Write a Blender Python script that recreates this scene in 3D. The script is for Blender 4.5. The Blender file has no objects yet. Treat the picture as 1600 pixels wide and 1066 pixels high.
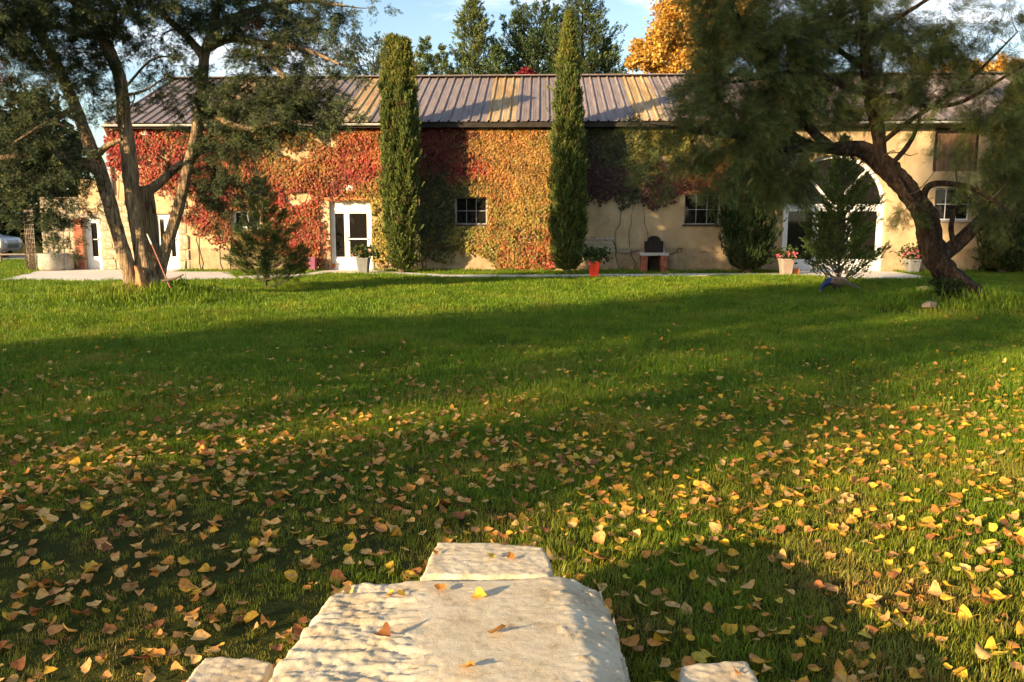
import bpy, bmesh, math, random
import numpy as np
from mathutils import Vector, noise as mnoise

R = math.radians
rng = np.random.default_rng(11)
random.seed(11)
scene = bpy.context.scene
COL = scene.collection

# ------------------------------------------------------------------ camera, sky, sun, exposure
PITCH, FPX, EYE = R(8.23), 1300.0, 1.6
cam_data = bpy.data.cameras.new('camera')
cam = bpy.data.objects.new('camera', cam_data); COL.objects.link(cam)
cam.location = (0, 0, EYE); cam.rotation_euler = (math.pi/2 - PITCH, 0, 0)
cam_data.sensor_width = 36.0; cam_data.lens = FPX/1600*36
cam_data.clip_start = 0.05; cam_data.clip_end = 3000
scene.camera = cam

SUN_AZ, SUN_EL = R(50), R(14)        # the light travels 50 degrees right of the view direction
world = bpy.data.worlds.new('World'); scene.world = world; world.use_nodes = True
wn = world.node_tree
for n in list(wn.nodes): wn.nodes.remove(n)
wout = wn.nodes.new('ShaderNodeOutputWorld'); wbg = wn.nodes.new('ShaderNodeBackground')
sky = wn.nodes.new('ShaderNodeTexSky'); sky.sky_type = 'NISHITA'; sky.sun_disc = False
sky.sun_elevation = SUN_EL; sky.sun_rotation = R(230); sky.air_density = 1.0; sky.dust_density = 0.7; sky.ozone_density = 1.2
wtc = wn.nodes.new('ShaderNodeTexCoord'); wmp = wn.nodes.new('ShaderNodeMapping'); wmp.inputs['Scale'].default_value = (1.3, 2.2, 6.5); wmp.inputs['Rotation'].default_value = (0.0, R(14), R(20))
wns = wn.nodes.new('ShaderNodeTexNoise'); wns.inputs['Scale'].default_value = 2.1; wns.inputs['Detail'].default_value = 7; wns.inputs['Roughness'].default_value = .58; wns.inputs['Distortion'].default_value = .5
wrp = wn.nodes.new('ShaderNodeValToRGB'); wrp.color_ramp.elements[0].position = .50; wrp.color_ramp.elements[1].position = .76
wrp.color_ramp.elements[1].color = (.8, .8, .8, 1)
wmx = wn.nodes.new('ShaderNodeMixRGB'); wmx.inputs[2].default_value = (7.9, 7.4, 7.2, 1)
wn.links.new(wtc.outputs['Generated'], wmp.inputs[0]); wn.links.new(wmp.outputs[0], wns.inputs[0])
wn.links.new(wns.outputs[0], wrp.inputs[0]); wn.links.new(wrp.outputs[0], wmx.inputs[0])
wn.links.new(sky.outputs[0], wmx.inputs[1]); wn.links.new(wmx.outputs[0], wbg.inputs[0]); wn.links.new(wbg.outputs[0], wout.inputs[0])
wbg.inputs[1].default_value = 0.10

sun_data = bpy.data.lights.new('sun', 'SUN'); sun_data.energy = 5.0; sun_data.angle = R(0.5); sun_data.color = (1.0, .74, .43)
sun = bpy.data.objects.new('sun', sun_data); COL.objects.link(sun)
SDIR = Vector((math.sin(SUN_AZ)*math.cos(SUN_EL), math.cos(SUN_AZ)*math.cos(SUN_EL), -math.sin(SUN_EL)))
sun.rotation_euler = SDIR.to_track_quat('-Z', 'Y').to_euler(); sun.location = (-30, -25, 20)

scene.view_settings.view_transform = 'Standard'; scene.view_settings.look = 'None'
scene.view_settings.exposure = 1.4; scene.view_settings.gamma = 1.0
scene.render.engine = 'CYCLES'
scene.cycles.max_bounces = 4; scene.cycles.diffuse_bounces = 2; scene.cycles.glossy_bounces = 2
scene.cycles.transmission_bounces = 4; scene.cycles.transparent_max_bounces = 4
scene.cycles.use_denoising = True; scene.cycles.use_adaptive_sampling = True; scene.cycles.adaptive_threshold = .03
scene.cycles.caustics_reflective = False; scene.cycles.caustics_refractive = False

# ------------------------------------------------------------------ pixel <-> place
def ray(px, py):
    cx, cy = (px-800)/FPX, (533-py)/FPX
    return Vector((cx, math.cos(PITCH)+cy*math.sin(PITCH), -math.sin(PITCH)+cy*math.cos(PITCH)))
def at(px, py, Y):
    d = ray(px, py); t = Y/d.y
    return Vector((d.x*t, Y, EYE+d.z*t))
def gnd(px, py, z=0.0):
    d = ray(px, py); t = (z-EYE)/d.z
    return Vector((d.x*t, d.y*t, z))

MOUNDS = [(-7.3, 16.3, .26, 1.9, 1.3), (8.6, 15.6, .20, 1.7, 1.2), (-5.2, 13.6, .10, 1.6, .8), (-3.6, 12.6, .06, 1.2, .6), (-8.5, 13.0, .06, 2.0, .9)]
def gz(x, y):
    x = np.asarray(x, float); y = np.asarray(y, float)
    z = .018*np.sin(x*1.3+.4)*np.sin(y*.9+1.1) + .012*np.sin(x*2.9+y*1.7)
    z = z*np.clip((24.5-y)/3, 0, 1)
    for mx, my, h, sx, sy in MOUNDS: z = z + h*np.exp(-((x-mx)/sx)**2-((y-my)/sy)**2)
    return z
def gzf(x, y): return float(gz(x, y))

# ------------------------------------------------------------------ materials
MATS = {}
def nmat(name):
    m = bpy.data.materials.new(name); m.use_nodes = True; MATS[name] = m
    nt = m.node_tree; b = nt.nodes['Principled BSDF']
    return m, nt, b
def N(nt, kind, **kw):
    n = nt.nodes.new('ShaderNode'+kind)
    for k, v in kw.items():
        if k in n.inputs: n.inputs[k].default_value = v
        else: setattr(n, k, v)
    return n
def L(nt, a, b): nt.links.new(a, b)
def ramp(nt, fac, stops):
    r = nt.nodes.new('ShaderNodeValToRGB'); e = r.color_ramp.elements
    while len(e) < len(stops): e.new(.5)
    for i, (p, c) in enumerate(stops): e[i].position = p; e[i].color = (*c, 1)
    nt.links.new(fac, r.inputs[0]); return r.outputs[0]
def coords(nt, scale=(1, 1, 1), world=False):
    if world:
        g = nt.nodes.new('ShaderNodeNewGeometry'); o = g.outputs['Position']
    else:
        g = nt.nodes.new('ShaderNodeTexCoord'); o = g.outputs['Object']
    m = nt.nodes.new('ShaderNodeMapping'); m.inputs['Scale'].default_value = scale
    nt.links.new(o, m.inputs[0]); return m.outputs[0]
def noisy(name, stops, scale=4, detail=6, rough=.85, bump=.2, bscale=30, bdist=.01, stretch=(1, 1, 1), spec=.2, world=False, metal=0, dist=0):
    m, nt, b = nmat(name)
    co = coords(nt, stretch, world)
    n1 = N(nt, 'TexNoise', Scale=scale, Detail=detail, Roughness=.62, Distortion=dist); L(nt, co, n1.inputs[0])
    L(nt, ramp(nt, n1.outputs[0], stops), b.inputs['Base Color'])
    b.inputs['Roughness'].default_value = rough; b.inputs['Specular IOR Level'].default_value = spec; b.inputs['Metallic'].default_value = metal
    if bump:
        n2 = N(nt, 'TexNoise', Scale=bscale, Detail=5, Roughness=.65); L(nt, co, n2.inputs[0])
        bp = N(nt, 'Bump', Strength=bump, Distance=bdist); L(nt, n2.outputs[0], bp.inputs['Height']); L(nt, bp.outputs[0], b.inputs['Normal'])
    return m
def foliage(name, transl=.25, rough=.6, spec=.25, attr='Col', objcol=False, vary=0.0, tint=(1, 1, 1)):
    m, nt, b = nmat(name)
    if objcol:
        o = nt.nodes.new('ShaderNodeObjectInfo'); c = o.outputs['Color']
    else:
        a = nt.nodes.new('ShaderNodeAttribute'); a.attribute_name = attr; c = a.outputs['Color']
    if vary:
        co = coords(nt, (1, 1, 1))
        n1 = N(nt, 'TexNoise', Scale=vary, Detail=4); L(nt, co, n1.inputs[0])
        mx = N(nt, 'MixRGB', blend_type='MULTIPLY'); mx.inputs[0].default_value = 1
        L(nt, c, mx.inputs[1]); L(nt, ramp(nt, n1.outputs[0], [(.3, (.72, .60, .5)), (.55, (1.15, 1.08, 1))]), mx.inputs[2]); c = mx.outputs[0]
    L(nt, c, b.inputs['Base Color']); b.inputs['Roughness'].default_value = rough; b.inputs['Specular IOR Level'].default_value = spec
    t = nt.nodes.new('ShaderNodeBsdfTranslucent')
    hs = N(nt, 'MixRGB', blend_type='MULTIPLY'); hs.inputs[0].default_value = 1; hs.inputs[2].default_value = (1.3*tint[0], 1.25*tint[1], .7*tint[2], 1)
    L(nt, c, hs.inputs[1]); L(nt, hs.outputs[0], t.inputs[0])
    mix = nt.nodes.new('ShaderNodeMixShader'); mix.inputs[0].default_value = transl
    L(nt, b.outputs[0], mix.inputs[1]); L(nt, t.outputs[0], mix.inputs[2])
    L(nt, mix.outputs[0], nt.nodes['Material Output'].inputs[0]); return m
def flat(name, col, rough=.6, spec=.3, metal=0): 
    m, nt, b = nmat(name); b.inputs['Base Color'].default_value = (*col, 1)
    b.inputs['Roughness'].default_value = rough; b.inputs['Specular IOR Level'].default_value = spec; b.inputs['Metallic'].default_value = metal; return m

# plaster: ochre render with a paler weathered tone, damp stains and a coarser plinth
m, nt, b = nmat('plaster')
co = coords(nt)
n1 = N(nt, 'TexNoise', Scale=.9, Detail=8, Roughness=.65); L(nt, co, n1.inputs[0])
base = ramp(nt, n1.outputs[0], [(.30, (.36, .25, .135)), (.48, (.50, .365, .205)), (.68, (.60, .46, .28))])
sep = nt.nodes.new('ShaderNodeSeparateXYZ'); L(nt, co, sep.inputs[0])
mapz = N(nt, 'MapRange'); mapz.inputs[1].default_value = .70; mapz.inputs[2].default_value = .78; mapz.inputs[3].default_value = 1; mapz.inputs[4].default_value = 0
L(nt, sep.outputs[2], mapz.inputs[0])
n3 = N(nt, 'TexNoise', Scale=5, Detail=8, Roughness=.7); L(nt, co, n3.inputs[0])
pl = ramp(nt, n3.outputs[0], [(.3, (.27, .19, .11)), (.5, (.40, .29, .17)), (.7, (.48, .37, .24))])
mx = N(nt, 'MixRGB'); L(nt, mapz.outputs[0], mx.inputs[0]); L(nt, base, mx.inputs[1]); L(nt, pl, mx.inputs[2])
co2 = coords(nt, (.9, .9, .3)); n4 = N(nt, 'TexNoise', Scale=1.6, Detail=6); L(nt, co2, n4.inputs[0])
st = ramp(nt, n4.outputs[0], [(.36, (.62, .56, .5)), (.52, (1, 1, 1))])
mx2 = N(nt, 'MixRGB', blend_type='MULTIPLY'); mx2.inputs[0].default_value = .45; L(nt, mx.outputs[0], mx2.inputs[1]); L(nt, st, mx2.inputs[2])
L(nt, mx2.outputs[0], b.inputs['Base Color']); b.inputs['Roughness'].default_value = .95; b.inputs['Specular IOR Level'].default_value = .1
n5 = N(nt, 'TexNoise', Scale=14, Detail=8, Roughness=.7); L(nt, co, n5.inputs[0])
bp = N(nt, 'Bump', Strength=.5, Distance=.03); L(nt, n5.outputs[0], bp.inputs['Height']); L(nt, bp.outputs[0], b.inputs['Normal'])

noisy('rubble', [(.3, (.26, .21, .14)), (.5, (.42, .35, .24)), (.7, (.55, .48, .36))], scale=3, bump=.6, bscale=22, bdist=.02)
noisy('mortar', [(.3, (.24, .19, .13)), (.6, (.40, .33, .23))], scale=6, bump=.6, bscale=40)
noisy('brick', [(.3, (.20, .05, .03)), (.5, (.34, .10, .055)), (.7, (.42, .17, .10))], scale=9, bump=.4, bscale=40)
noisy('concrete', [(.3, (.42, .38, .33)), (.6, (.56, .51, .45))], scale=3, bump=.2, bscale=60, bdist=.004)
noisy('path_concrete', [(.3, (.58, .53, .46)), (.6, (.70, .65, .57))], scale=2, bump=.25, bscale=60, bdist=.004)
noisy('gravel', [(.3, (.20, .17, .14)), (.7, (.38, .34, .29))], scale=14, bump=.5, bscale=60)
noisy('bark_juniper', [(.36, (.085, .05, .028)), (.48, (.29, .195, .11)), (.66, (.50, .37, .22))], scale=6, bump=1.0, bscale=9, bdist=.07, stretch=(4.5, 4.5, .4), world=True)
noisy('bark_split', [(.3, (.30, .13, .06)), (.6, (.46, .24, .11))], scale=5, bump=.8, bscale=12, bdist=.04, stretch=(3, 3, .5), world=True)
noisy('bark_dark', [(.34, (.018, .011, .007)), (.5, (.055, .033, .020)), (.68, (.12, .078, .048))], scale=7, bump=1.0, bscale=11, bdist=.09, stretch=(2.2, 2.2, .8), world=True)
noisy('twig', [(.3, (.07, .05, .035)), (.7, (.16, .12, .08))], scale=8, bump=0)
noisy('wood_old', [(.3, (.20, .16, .12)), (.7, (.40, .34, .27))], scale=6, bump=.4, bscale=20, stretch=(1, 1, 4))
noisy('shutter', [(.3, (.13, .075, .05)), (.7, (.22, .13, .085))], scale=4, bump=.3, bscale=20, stretch=(6, 1, .6))
noisy('fascia', [(.3, (.022, .018, .014)), (.7, (.05, .04, .032))], scale=4, bump=0)
noisy('white_paint', [(.3, (.72, .71, .68)), (.7, (.82, .81, .79))], scale=5, bump=.05, rough=.4, spec=.4)
noisy('grey_paint', [(.3, (.26, .26, .26)), (.7, (.38, .37, .36))], scale=9, bump=.1, rough=.5)
noisy('zinc', [(.3, (.42, .43, .41)), (.7, (.58, .58, .54))], scale=5, bump=.1, rough=.5, spec=.4)
noisy('terracotta', [(.3, (.42, .14, .06)), (.7, (.56, .22, .10))], scale=6, bump=.2)
noisy('red_glaze', [(.3, (.58, .035, .02)), (.7, (.68, .06, .03))], scale=6, bump=.05, rough=.35, spec=.5)
noisy('pot_grey', [(.3, (.17, .17, .165)), (.7, (.25, .245, .235))], scale=5, bump=.15)
noisy('pot_pink', [(.3, (.24, .18, .145)), (.7, (.33, .255, .21))], scale=5, bump=.15)
noisy('pot_violet', [(.3, (.22, .07, .12)), (.7, (.30, .11, .17))], scale=5, bump=.15)
noisy('soil', [(.3, (.03, .022, .015)), (.7, (.07, .05, .035))], scale=20, bump=.5)
noisy('cast_iron', [(.3, (.012, .009, .008)), (.7, (.034, .023, .018))], scale=12, bump=.35, bscale=26, rough=.6)
noisy('soot', [(.3, (.035, .026, .02)), (.7, (.10, .072, .052))], scale=5, bump=.3)
noisy('planter_stone', [(.3, (.24, .22, .17)), (.5, (.36, .33, .27)), (.7, (.48, .45, .38))], scale=4, bump=.6, bscale=24, bdist=.02)
noisy('crack', [(.3, (.06, .045, .03)), (.7, (.11, .08, .055))], scale=8, bump=0)
noisy('field_rock', [(.3, (.17, .125, .09)), (.7, (.32, .25, .18))], scale=7, bump=.6, bscale=20, bdist=.02)
noisy('car_paint', [(.4, (.40, .42, .45)), (.6, (.44, .46, .49))], scale=2, bump=0, rough=.25, spec=.6, metal=.4)
flat('car_dark', (.02, .02, .022), .4); flat('tyre', (.02, .02, .02), .8); flat('hub', (.35, .36, .37), .35, .5, .7)
flat('headlamp', (.6, .6, .62), .15, .6); flat('lamp_lens', (.55, .55, .5), .2, .5)
noisy('tool_red', [(.3, (.24, .085, .07)), (.7, (.32, .13, .10))], scale=8, bump=0, rough=.5)
noisy('tool_pale', [(.3, (.5, .46, .40)), (.7, (.62, .58, .52))], scale=8, bump=0, rough=.5)
# glass in front of unlit rooms
m, nt, b = nmat('glass'); b.inputs['Base Color'].default_value = (.012, .011, .010, 1); b.inputs['Roughness'].default_value = .03; b.inputs['Specular IOR Level'].default_value = .5
# roof sheets
def roofmat(name, stops, scale, streak, rough):
    m, nt, b = nmat(name); co = coords(nt, (1, .22, .22))
    n1 = N(nt, 'TexNoise', Scale=scale, Detail=6, Roughness=.6); L(nt, co, n1.inputs[0])
    c1 = ramp(nt, n1.outputs[0], stops)
    co2 = coords(nt, (9, .5, .5)); n2 = N(nt, 'TexNoise', Scale=2.2, Detail=5); L(nt, co2, n2.inputs[0])
    mx = N(nt, 'MixRGB', blend_type='MULTIPLY'); mx.inputs[0].default_value = streak
    L(nt, c1, mx.inputs[1]); L(nt, ramp(nt, n2.outputs[0], [(.35, (.55, .5, .45)), (.6, (1, 1, 1))]), mx.inputs[2])
    oi = nt.nodes.new('ShaderNodeObjectInfo'); mr = N(nt, 'MapRange'); mr.inputs[3].default_value = .86; mr.inputs[4].default_value = 1.08
    L(nt, oi.outputs['Random'], mr.inputs[0])
    mm = N(nt, 'MixRGB', blend_type='MULTIPLY'); mm.inputs[0].default_value = 1; L(nt, mx.outputs[0], mm.inputs[1]); L(nt, mr.outputs[0], mm.inputs[2])
    L(nt, mm.outputs[0], b.inputs['Base Color']); b.inputs['Roughness'].default_value = rough; b.inputs['Specular IOR Level'].default_value = .3
    return m
roofmat('roof_mauve', [(.3, (.20, .162, .155)), (.5, (.24, .195, .185)), (.7, (.275, .225, .21))], 3.0, .6, .6)
roofmat('roof_amber', [(.3, (.27, .16, .06)), (.5, (.42, .29, .14)), (.7, (.50, .39, .23))], 2.4, .75, .6)
# hewn limestone
m, nt, b = nmat('limestone'); co = coords(nt)
n1 = N(nt, 'TexNoise', Scale=5, Detail=9, Roughness=.68); L(nt, co, n1.inputs[0])
c1 = ramp(nt, n1.outputs[0], [(.28, (.34, .25, .15)), (.44, (.52, .43, .29)), (.66, (.62, .54, .40))])
n2 = N(nt, 'TexNoise', Scale=38, Detail=6, Roughness=.7); L(nt, co, n2.inputs[0])
mx = N(nt, 'MixRGB', blend_type='MULTIPLY'); mx.inputs[0].default_value = .7; L(nt, c1, mx.inputs[1]); L(nt, ramp(nt, n2.outputs[0], [(.3, (.7, .62, .5)), (.5, (1, 1, 1))]), mx.inputs[2])
n6 = N(nt, 'TexNoise', Scale=11, Detail=8, Roughness=.75); L(nt, co, n6.inputs[0]); mz = N(nt, 'MixRGB', blend_type='MULTIPLY'); mz.inputs[0].default_value = 1; L(nt, mx.outputs[0], mz.inputs[1]); L(nt, ramp(nt, n6.outputs[0], [(.30, (.52, .44, .34)), (.42, (1, 1, 1)), (.64, (1, 1, 1)), (.72, (.72, .66, .55))]), mz.inputs[2])
L(nt, mz.outputs[0], b.inputs['Base Color']); b.inputs['Roughness'].default_value = .92; b.inputs['Specular IOR Level'].default_value = .12
v = N(nt, 'TexNoise', Scale=140, Detail=3, Roughness=.7); L(nt, co, v.inputs[0]); ad = N(nt, 'Math', operation='ADD'); L(nt, v.outputs[0], ad.inputs[0]); L(nt, n2.outputs[0], ad.inputs[1])
bp = N(nt, 'Bump', Strength=.4, Distance=.004); L(nt, ad.outputs[0], bp.inputs['Height']); L(nt, bp.outputs[0], b.inputs['Normal'])
# soil and thatch under the grass
m, nt, b = nmat('turf'); co = coords(nt, (1, 1, 1), True)
n1 = N(nt, 'TexNoise', Scale=.5, Detail=4); L(nt, co, n1.inputs[0]); n2 = N(nt, 'TexNoise', Scale=30, Detail=5, Roughness=.7); L(nt, co, n2.inputs[0])
mx = N(nt, 'MixRGB'); L(nt, n2.outputs[0], mx.inputs[0]); mx.inputs[1].default_value = (.022, .026, .010, 1)
L(nt, ramp(nt, n1.outputs[0], [(.35, (.065, .085, .018)), (.65, (.09, .085, .03))]), mx.inputs[2])
L(nt, mx.outputs[0], b.inputs['Base Color']); b.inputs['Roughness'].default_value = 1; b.inputs['Specular IOR Level'].default_value = 0
bp = N(nt, 'Bump', Strength=1, Distance=.03); L(nt, n2.outputs[0], bp.inputs['Height']); L(nt, bp.outputs[0], b.inputs['Normal'])
# grass blades: green with drier straw patches by place
m, nt, b = nmat('grass_blade'); co = coords(nt, (1, 1, 1), True)
n1 = N(nt, 'TexNoise', Scale=.9, Detail=5, Roughness=.6); L(nt, co, n1.inputs[0])
sx = nt.nodes.new('ShaderNodeSeparateXYZ'); L(nt, co, sx.inputs[0])
mr = N(nt, 'MapRange'); mr.inputs[1].default_value = 2.5; mr.inputs[2].default_value = 9; mr.inputs[3].default_value = .10; mr.inputs[4].default_value = -.06; L(nt, sx.outputs[1], mr.inputs[0])
ad = N(nt, 'Math', operation='ADD'); L(nt, n1.outputs[0], ad.inputs[0]); L(nt, mr.outputs[0], ad.inputs[1])
c1 = ramp(nt, ad.outputs[0], [(.38, (.13, .225, .010)), (.50, (.185, .265, .015)), (.60, (.235, .27, .024)), (.74, (.34, .27, .06))])
at_ = nt.nodes.new('ShaderNodeAttribute'); at_.attribute_name = 'Col'
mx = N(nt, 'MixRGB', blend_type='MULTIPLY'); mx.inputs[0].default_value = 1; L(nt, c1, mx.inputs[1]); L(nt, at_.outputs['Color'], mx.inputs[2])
oi = nt.nodes.new('ShaderNodeObjectInfo'); mr2 = N(nt, 'MapRange'); mr2.inputs[3].default_value = .75; mr2.inputs[4].default_value = 1.2; L(nt, oi.outputs['Random'], mr2.inputs[0])
mm = N(nt, 'MixRGB', blend_type='MULTIPLY'); mm.inputs[0].default_value = 1; L(nt, mx.outputs[0], mm.inputs[1]); L(nt, mr2.outputs[0], mm.inputs[2])
L(nt, mm.outputs[0], b.inputs['Base Color']); b.inputs['Roughness'].default_value = .5; b.inputs['Specular IOR Level'].default_value = .3
t = nt.nodes.new('ShaderNodeBsdfTranslucent'); L(nt, mm.outputs[0], t.inputs[0]); ms = nt.nodes.new('ShaderNodeMixShader'); ms.inputs[0].default_value = .42
L(nt, b.outputs[0], ms.inputs[1]); L(nt, t.outputs[0], ms.inputs[2]); L(nt, ms.outputs[0], nt.nodes['Material Output'].inputs[0])

foliage('needles', .18); foliage('needles_soft', .30); foliage('leafage', .35); foliage('creeper_leaf', .25, .55, .3)
foliage('petals', .3); foliage('dry_leaf', .22, .65, .25, vary=55, tint=(1, .95, .8)); foliage('dry_leaf_single', .22, .65, .25, objcol=True, vary=55, tint=(1, .95, .8))
foliage('plumage', 0.0, .45, .4)

# ------------------------------------------------------------------ mesh helpers
def link(o, parent=None):
    COL.objects.link(o)
    if parent: o.parent = parent
    return o
def npmesh(name, V, F, mat, parent=None, col=None, smooth=False, obj=True):
    V = np.asarray(V, np.float32).reshape(-1, 3); F = np.asarray(F, np.int32)
    me = bpy.data.meshes.new(name); k = F.shape[1]
    me.vertices.add(len(V)); me.vertices.foreach_set('co', V.ravel())
    me.loops.add(F.size); me.loops.foreach_set('vertex_index', F.ravel())
    me.polygons.add(len(F)); me.polygons.foreach_set('loop_start', np.arange(0, F.size, k, dtype=np.int32)); me.polygons.foreach_set('loop_total', np.full(len(F), k, np.int32))
    if smooth: me.polygons.foreach_set('use_smooth', np.ones(len(F), bool))
    if col is not None:
        a = me.color_attributes.new('Col', 'FLOAT_COLOR', 'POINT')
        c = np.ones((len(V), 4), np.float32); c[:, :3] = col; a.data.foreach_set('color', c.ravel())
    me.update(calc_edges=True); me.materials.append(MATS[mat])
    if not obj: return me
    return link(bpy.data.objects.new(name, me), parent)
class MB:
    def __init__(s): s.v = []; s.f = []
    def add(s, V, F):
        o = len(s.v); s.v += [tuple(p) for p in V]; s.f += [tuple(i+o for i in f) for f in F]; return s
    def box(s, x0, x1, y0, y1, z0, z1):
        return s.add([(x0,y0,z0),(x1,y0,z0),(x1,y1,z0),(x0,y1,z0),(x0,y0,z1),(x1,y0,z1),(x1,y1,z1),(x0,y1,z1)],
              [(3,2,1,0),(4,5,6,7),(0,1,5,4),(1,2,6,5),(2,3,7,6),(3,0,4,7)])
    def bar(s, a, b, w, h=None):
        a = Vector(a); b = Vector(b); d = (b-a).normalized(); h = h or w
        u = d.cross(Vector((0, 1, 0)) if abs(d.y) < .9 else Vector((1, 0, 0))).normalized(); v = d.cross(u)
        P = [p+u*i*w/2+v*j*h/2 for p in (a, b) for i, j in ((-1,-1),(1,-1),(1,1),(-1,1))]
        return s.add(P, [(3,2,1,0),(4,5,6,7),(0,1,5,4),(1,2,6,5),(2,3,7,6),(3,0,4,7)])
    def prism(s, poly, y0, y1):   # polygon in x,z pushed from y0 to y1
        n = len(poly); V = [(x, y0, z) for x, z in poly]+[(x, y1, z) for x, z in poly]
        return s.add(V, [tuple(range(n))[::1], tuple(range(2*n-1, n-1, -1))]+[(i, i+n, (i+1) % n+n, (i+1) % n) for i in range(n)])
    def lathe(s, prof, n=20, c=(0, 0, 0), square=False, rot=0):
        V = []; F = []; k = len(prof)
        for i in range(n):
            a = 2*math.pi*i/n+rot
            q = 1/max(abs(math.cos(a)), abs(math.sin(a))) if square else 1
            q = min(q, 1.32)
            for r, z in prof: V.append((c[0]+r*q*math.cos(a), c[1]+r*q*math.sin(a), c[2]+z))
        for i in range(n):
            for j in range(k-1): F.append((i*k+j, ((i+1) % n)*k+j, ((i+1) % n)*k+j+1, i*k+j+1))
        return s.add(V, F)
    def tube(s, pts, rad, n=8, rough=0, closed=True):
        V, F = tube_np(pts, rad, n, rough); return s.add(V.tolist(), F.tolist())
    def build(s, name, mat, parent=None, smooth=False, bevel=0, obj=True):
        me = bpy.data.meshes.new(name); me.from_pydata(s.v, [], s.f); me.update()
        bm = bmesh.new(); bm.from_mesh(me); bmesh.ops.recalc_face_normals(bm, faces=bm.faces)
        if bevel: bmesh.ops.bevel(bm, geom=bm.edges[:], offset=bevel, segments=2, affect='EDGES', clamp_overlap=True)
        if smooth:
            for f in bm.faces: f.smooth = True
        bm.to_mesh(me); bm.free(); me.materials.append(MATS[mat])
        if not obj: return me
        return link(bpy.data.objects.new(name, me), parent)
def spline(P, n=6):
    P = np.asarray([tuple(p) for p in P], float); out = []
    Q = np.vstack([2*P[0]-P[1], P, 2*P[-1]-P[-2]])
    for i in range(1, len(Q)-2):
        for t in np.linspace(0, 1, n, endpoint=False):
            a, b_, c, d = Q[i-1:i+3]
            out.append(.5*((2*b_)+(-a+c)*t+(2*a-5*b_+4*c-d)*t*t+(-a+3*b_-3*c+d)*t**3))
    out.append(P[-1]); return np.array(out)
def tube_np(pts, rad, n=8, rough=0.0):
    pts = np.asarray(pts, float); k = len(pts); rad = np.interp(np.linspace(0, 1, k), np.linspace(0, 1, len(rad)), rad)
    tg = np.gradient(pts, axis=0); tg /= np.linalg.norm(tg, axis=1)[:, None]+1e-9
    ref = np.array([0.31, 0.93, 0.2]); u = np.cross(tg, ref); u /= np.linalg.norm(u, axis=1)[:, None]+1e-9; v = np.cross(tg, u)
    a = np.linspace(0, 2*np.pi, n, endpoint=False)
    rr = np.ones((k, n))
    if rough:
        ph = rng.uniform(0, 6, 4); s = np.arange(k)[:, None]/6
        rr = 1+rough*(np.sin(3*a+ph[0]+s*.7)*.6+np.sin(5*a+ph[1]-s*.9)*.5+np.sin(2*a+ph[2]+s*1.6)*.5)+rough*.4*rng.normal(size=(k, n))
    V = pts[:, None]+rad[:, None, None]*rr[..., None]*(np.cos(a)[None, :, None]*u[:, None]+np.sin(a)[None, :, None]*v[:, None])
    V = V.reshape(-1, 3); i = np.arange(k-1)[:, None]*n; j = np.arange(n)[None]
    F = np.stack([i+j, i+(j+1) % n, i+n+(j+1) % n, i+n+j], -1).reshape(-1, 4)
    V = np.vstack([V, pts[-1:]+tg[-1:]*rad[-1]]); top = (k-1)*n
    cap = np.stack([top+np.arange(n), top+(np.arange(n)+1) % n, np.full(n, len(V)-1), np.full(n, len(V)-1)], -1)
    return V, np.vstack([F, cap[:, [0, 1, 2, 3]]])
class TubeSet:
    def __init__(s): s.V = []; s.F = []; s.o = 0
    def add(s, pts, rad, n=5, rough=0):
        V, F = tube_np(pts, rad, n, rough); s.V.append(V); s.F.append(F+s.o); s.o += len(V)
    def build(s, name, mat, parent):
        if not s.V: return None
        me = npmesh(name, np.vstack(s.V), np.vstack(s.F)[:, :4], mat, parent, smooth=True); me.data.validate()
        if name != 'trunk': me['kind'] = 'stuff'     # thin twigs and stems, too small to pick apart
        return me
def tag(o, label, cat=None, group=None, kind=None):
    if label: o['label'] = label
    if cat: o['category'] = cat
    if group: o['group'] = group
    if kind: o['kind'] = kind
    return o
def thing(name, label, cat, loc=(0, 0, 0), rz=0, group=None):
    o = bpy.data.objects.new(name, None); COL.objects.link(o); o.location = loc; o.rotation_euler = (0, 0, rz); o.empty_display_size = .2
    return tag(o, label, cat, group)
def unit(v): return v/(np.linalg.norm(v, axis=-1, keepdims=True)+1e-9)
def scatter(tmplV, tmplF, pos, dirs, scale, col, tip=None, flatn=None):
    """copies of a small leaf shape, +Z along dirs; one mesh's worth of arrays"""
    n = len(pos); d = unit(dirs); r = rng.normal(size=(n, 3)) if flatn is None else flatn
    x = unit(np.cross(d, r)); y = np.cross(d, x)
    T = tmplV[None]*np.asarray(scale)[:, None, None]
    V = pos[:, None]+T[..., 0:1]*x[:, None]+T[..., 1:2]*y[:, None]+T[..., 2:3]*d[:, None]
    k = len(tmplV); F = (tmplF[None]+(np.arange(n)*k)[:, None, None]).reshape(-1, tmplF.shape[1])
    C = np.repeat(col[:, None], k, 1)
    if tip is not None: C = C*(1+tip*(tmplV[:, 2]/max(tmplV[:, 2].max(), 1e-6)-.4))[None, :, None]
    return V.reshape(-1, 3), F, np.clip(C.reshape(-1, 3), 0, 1)
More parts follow.
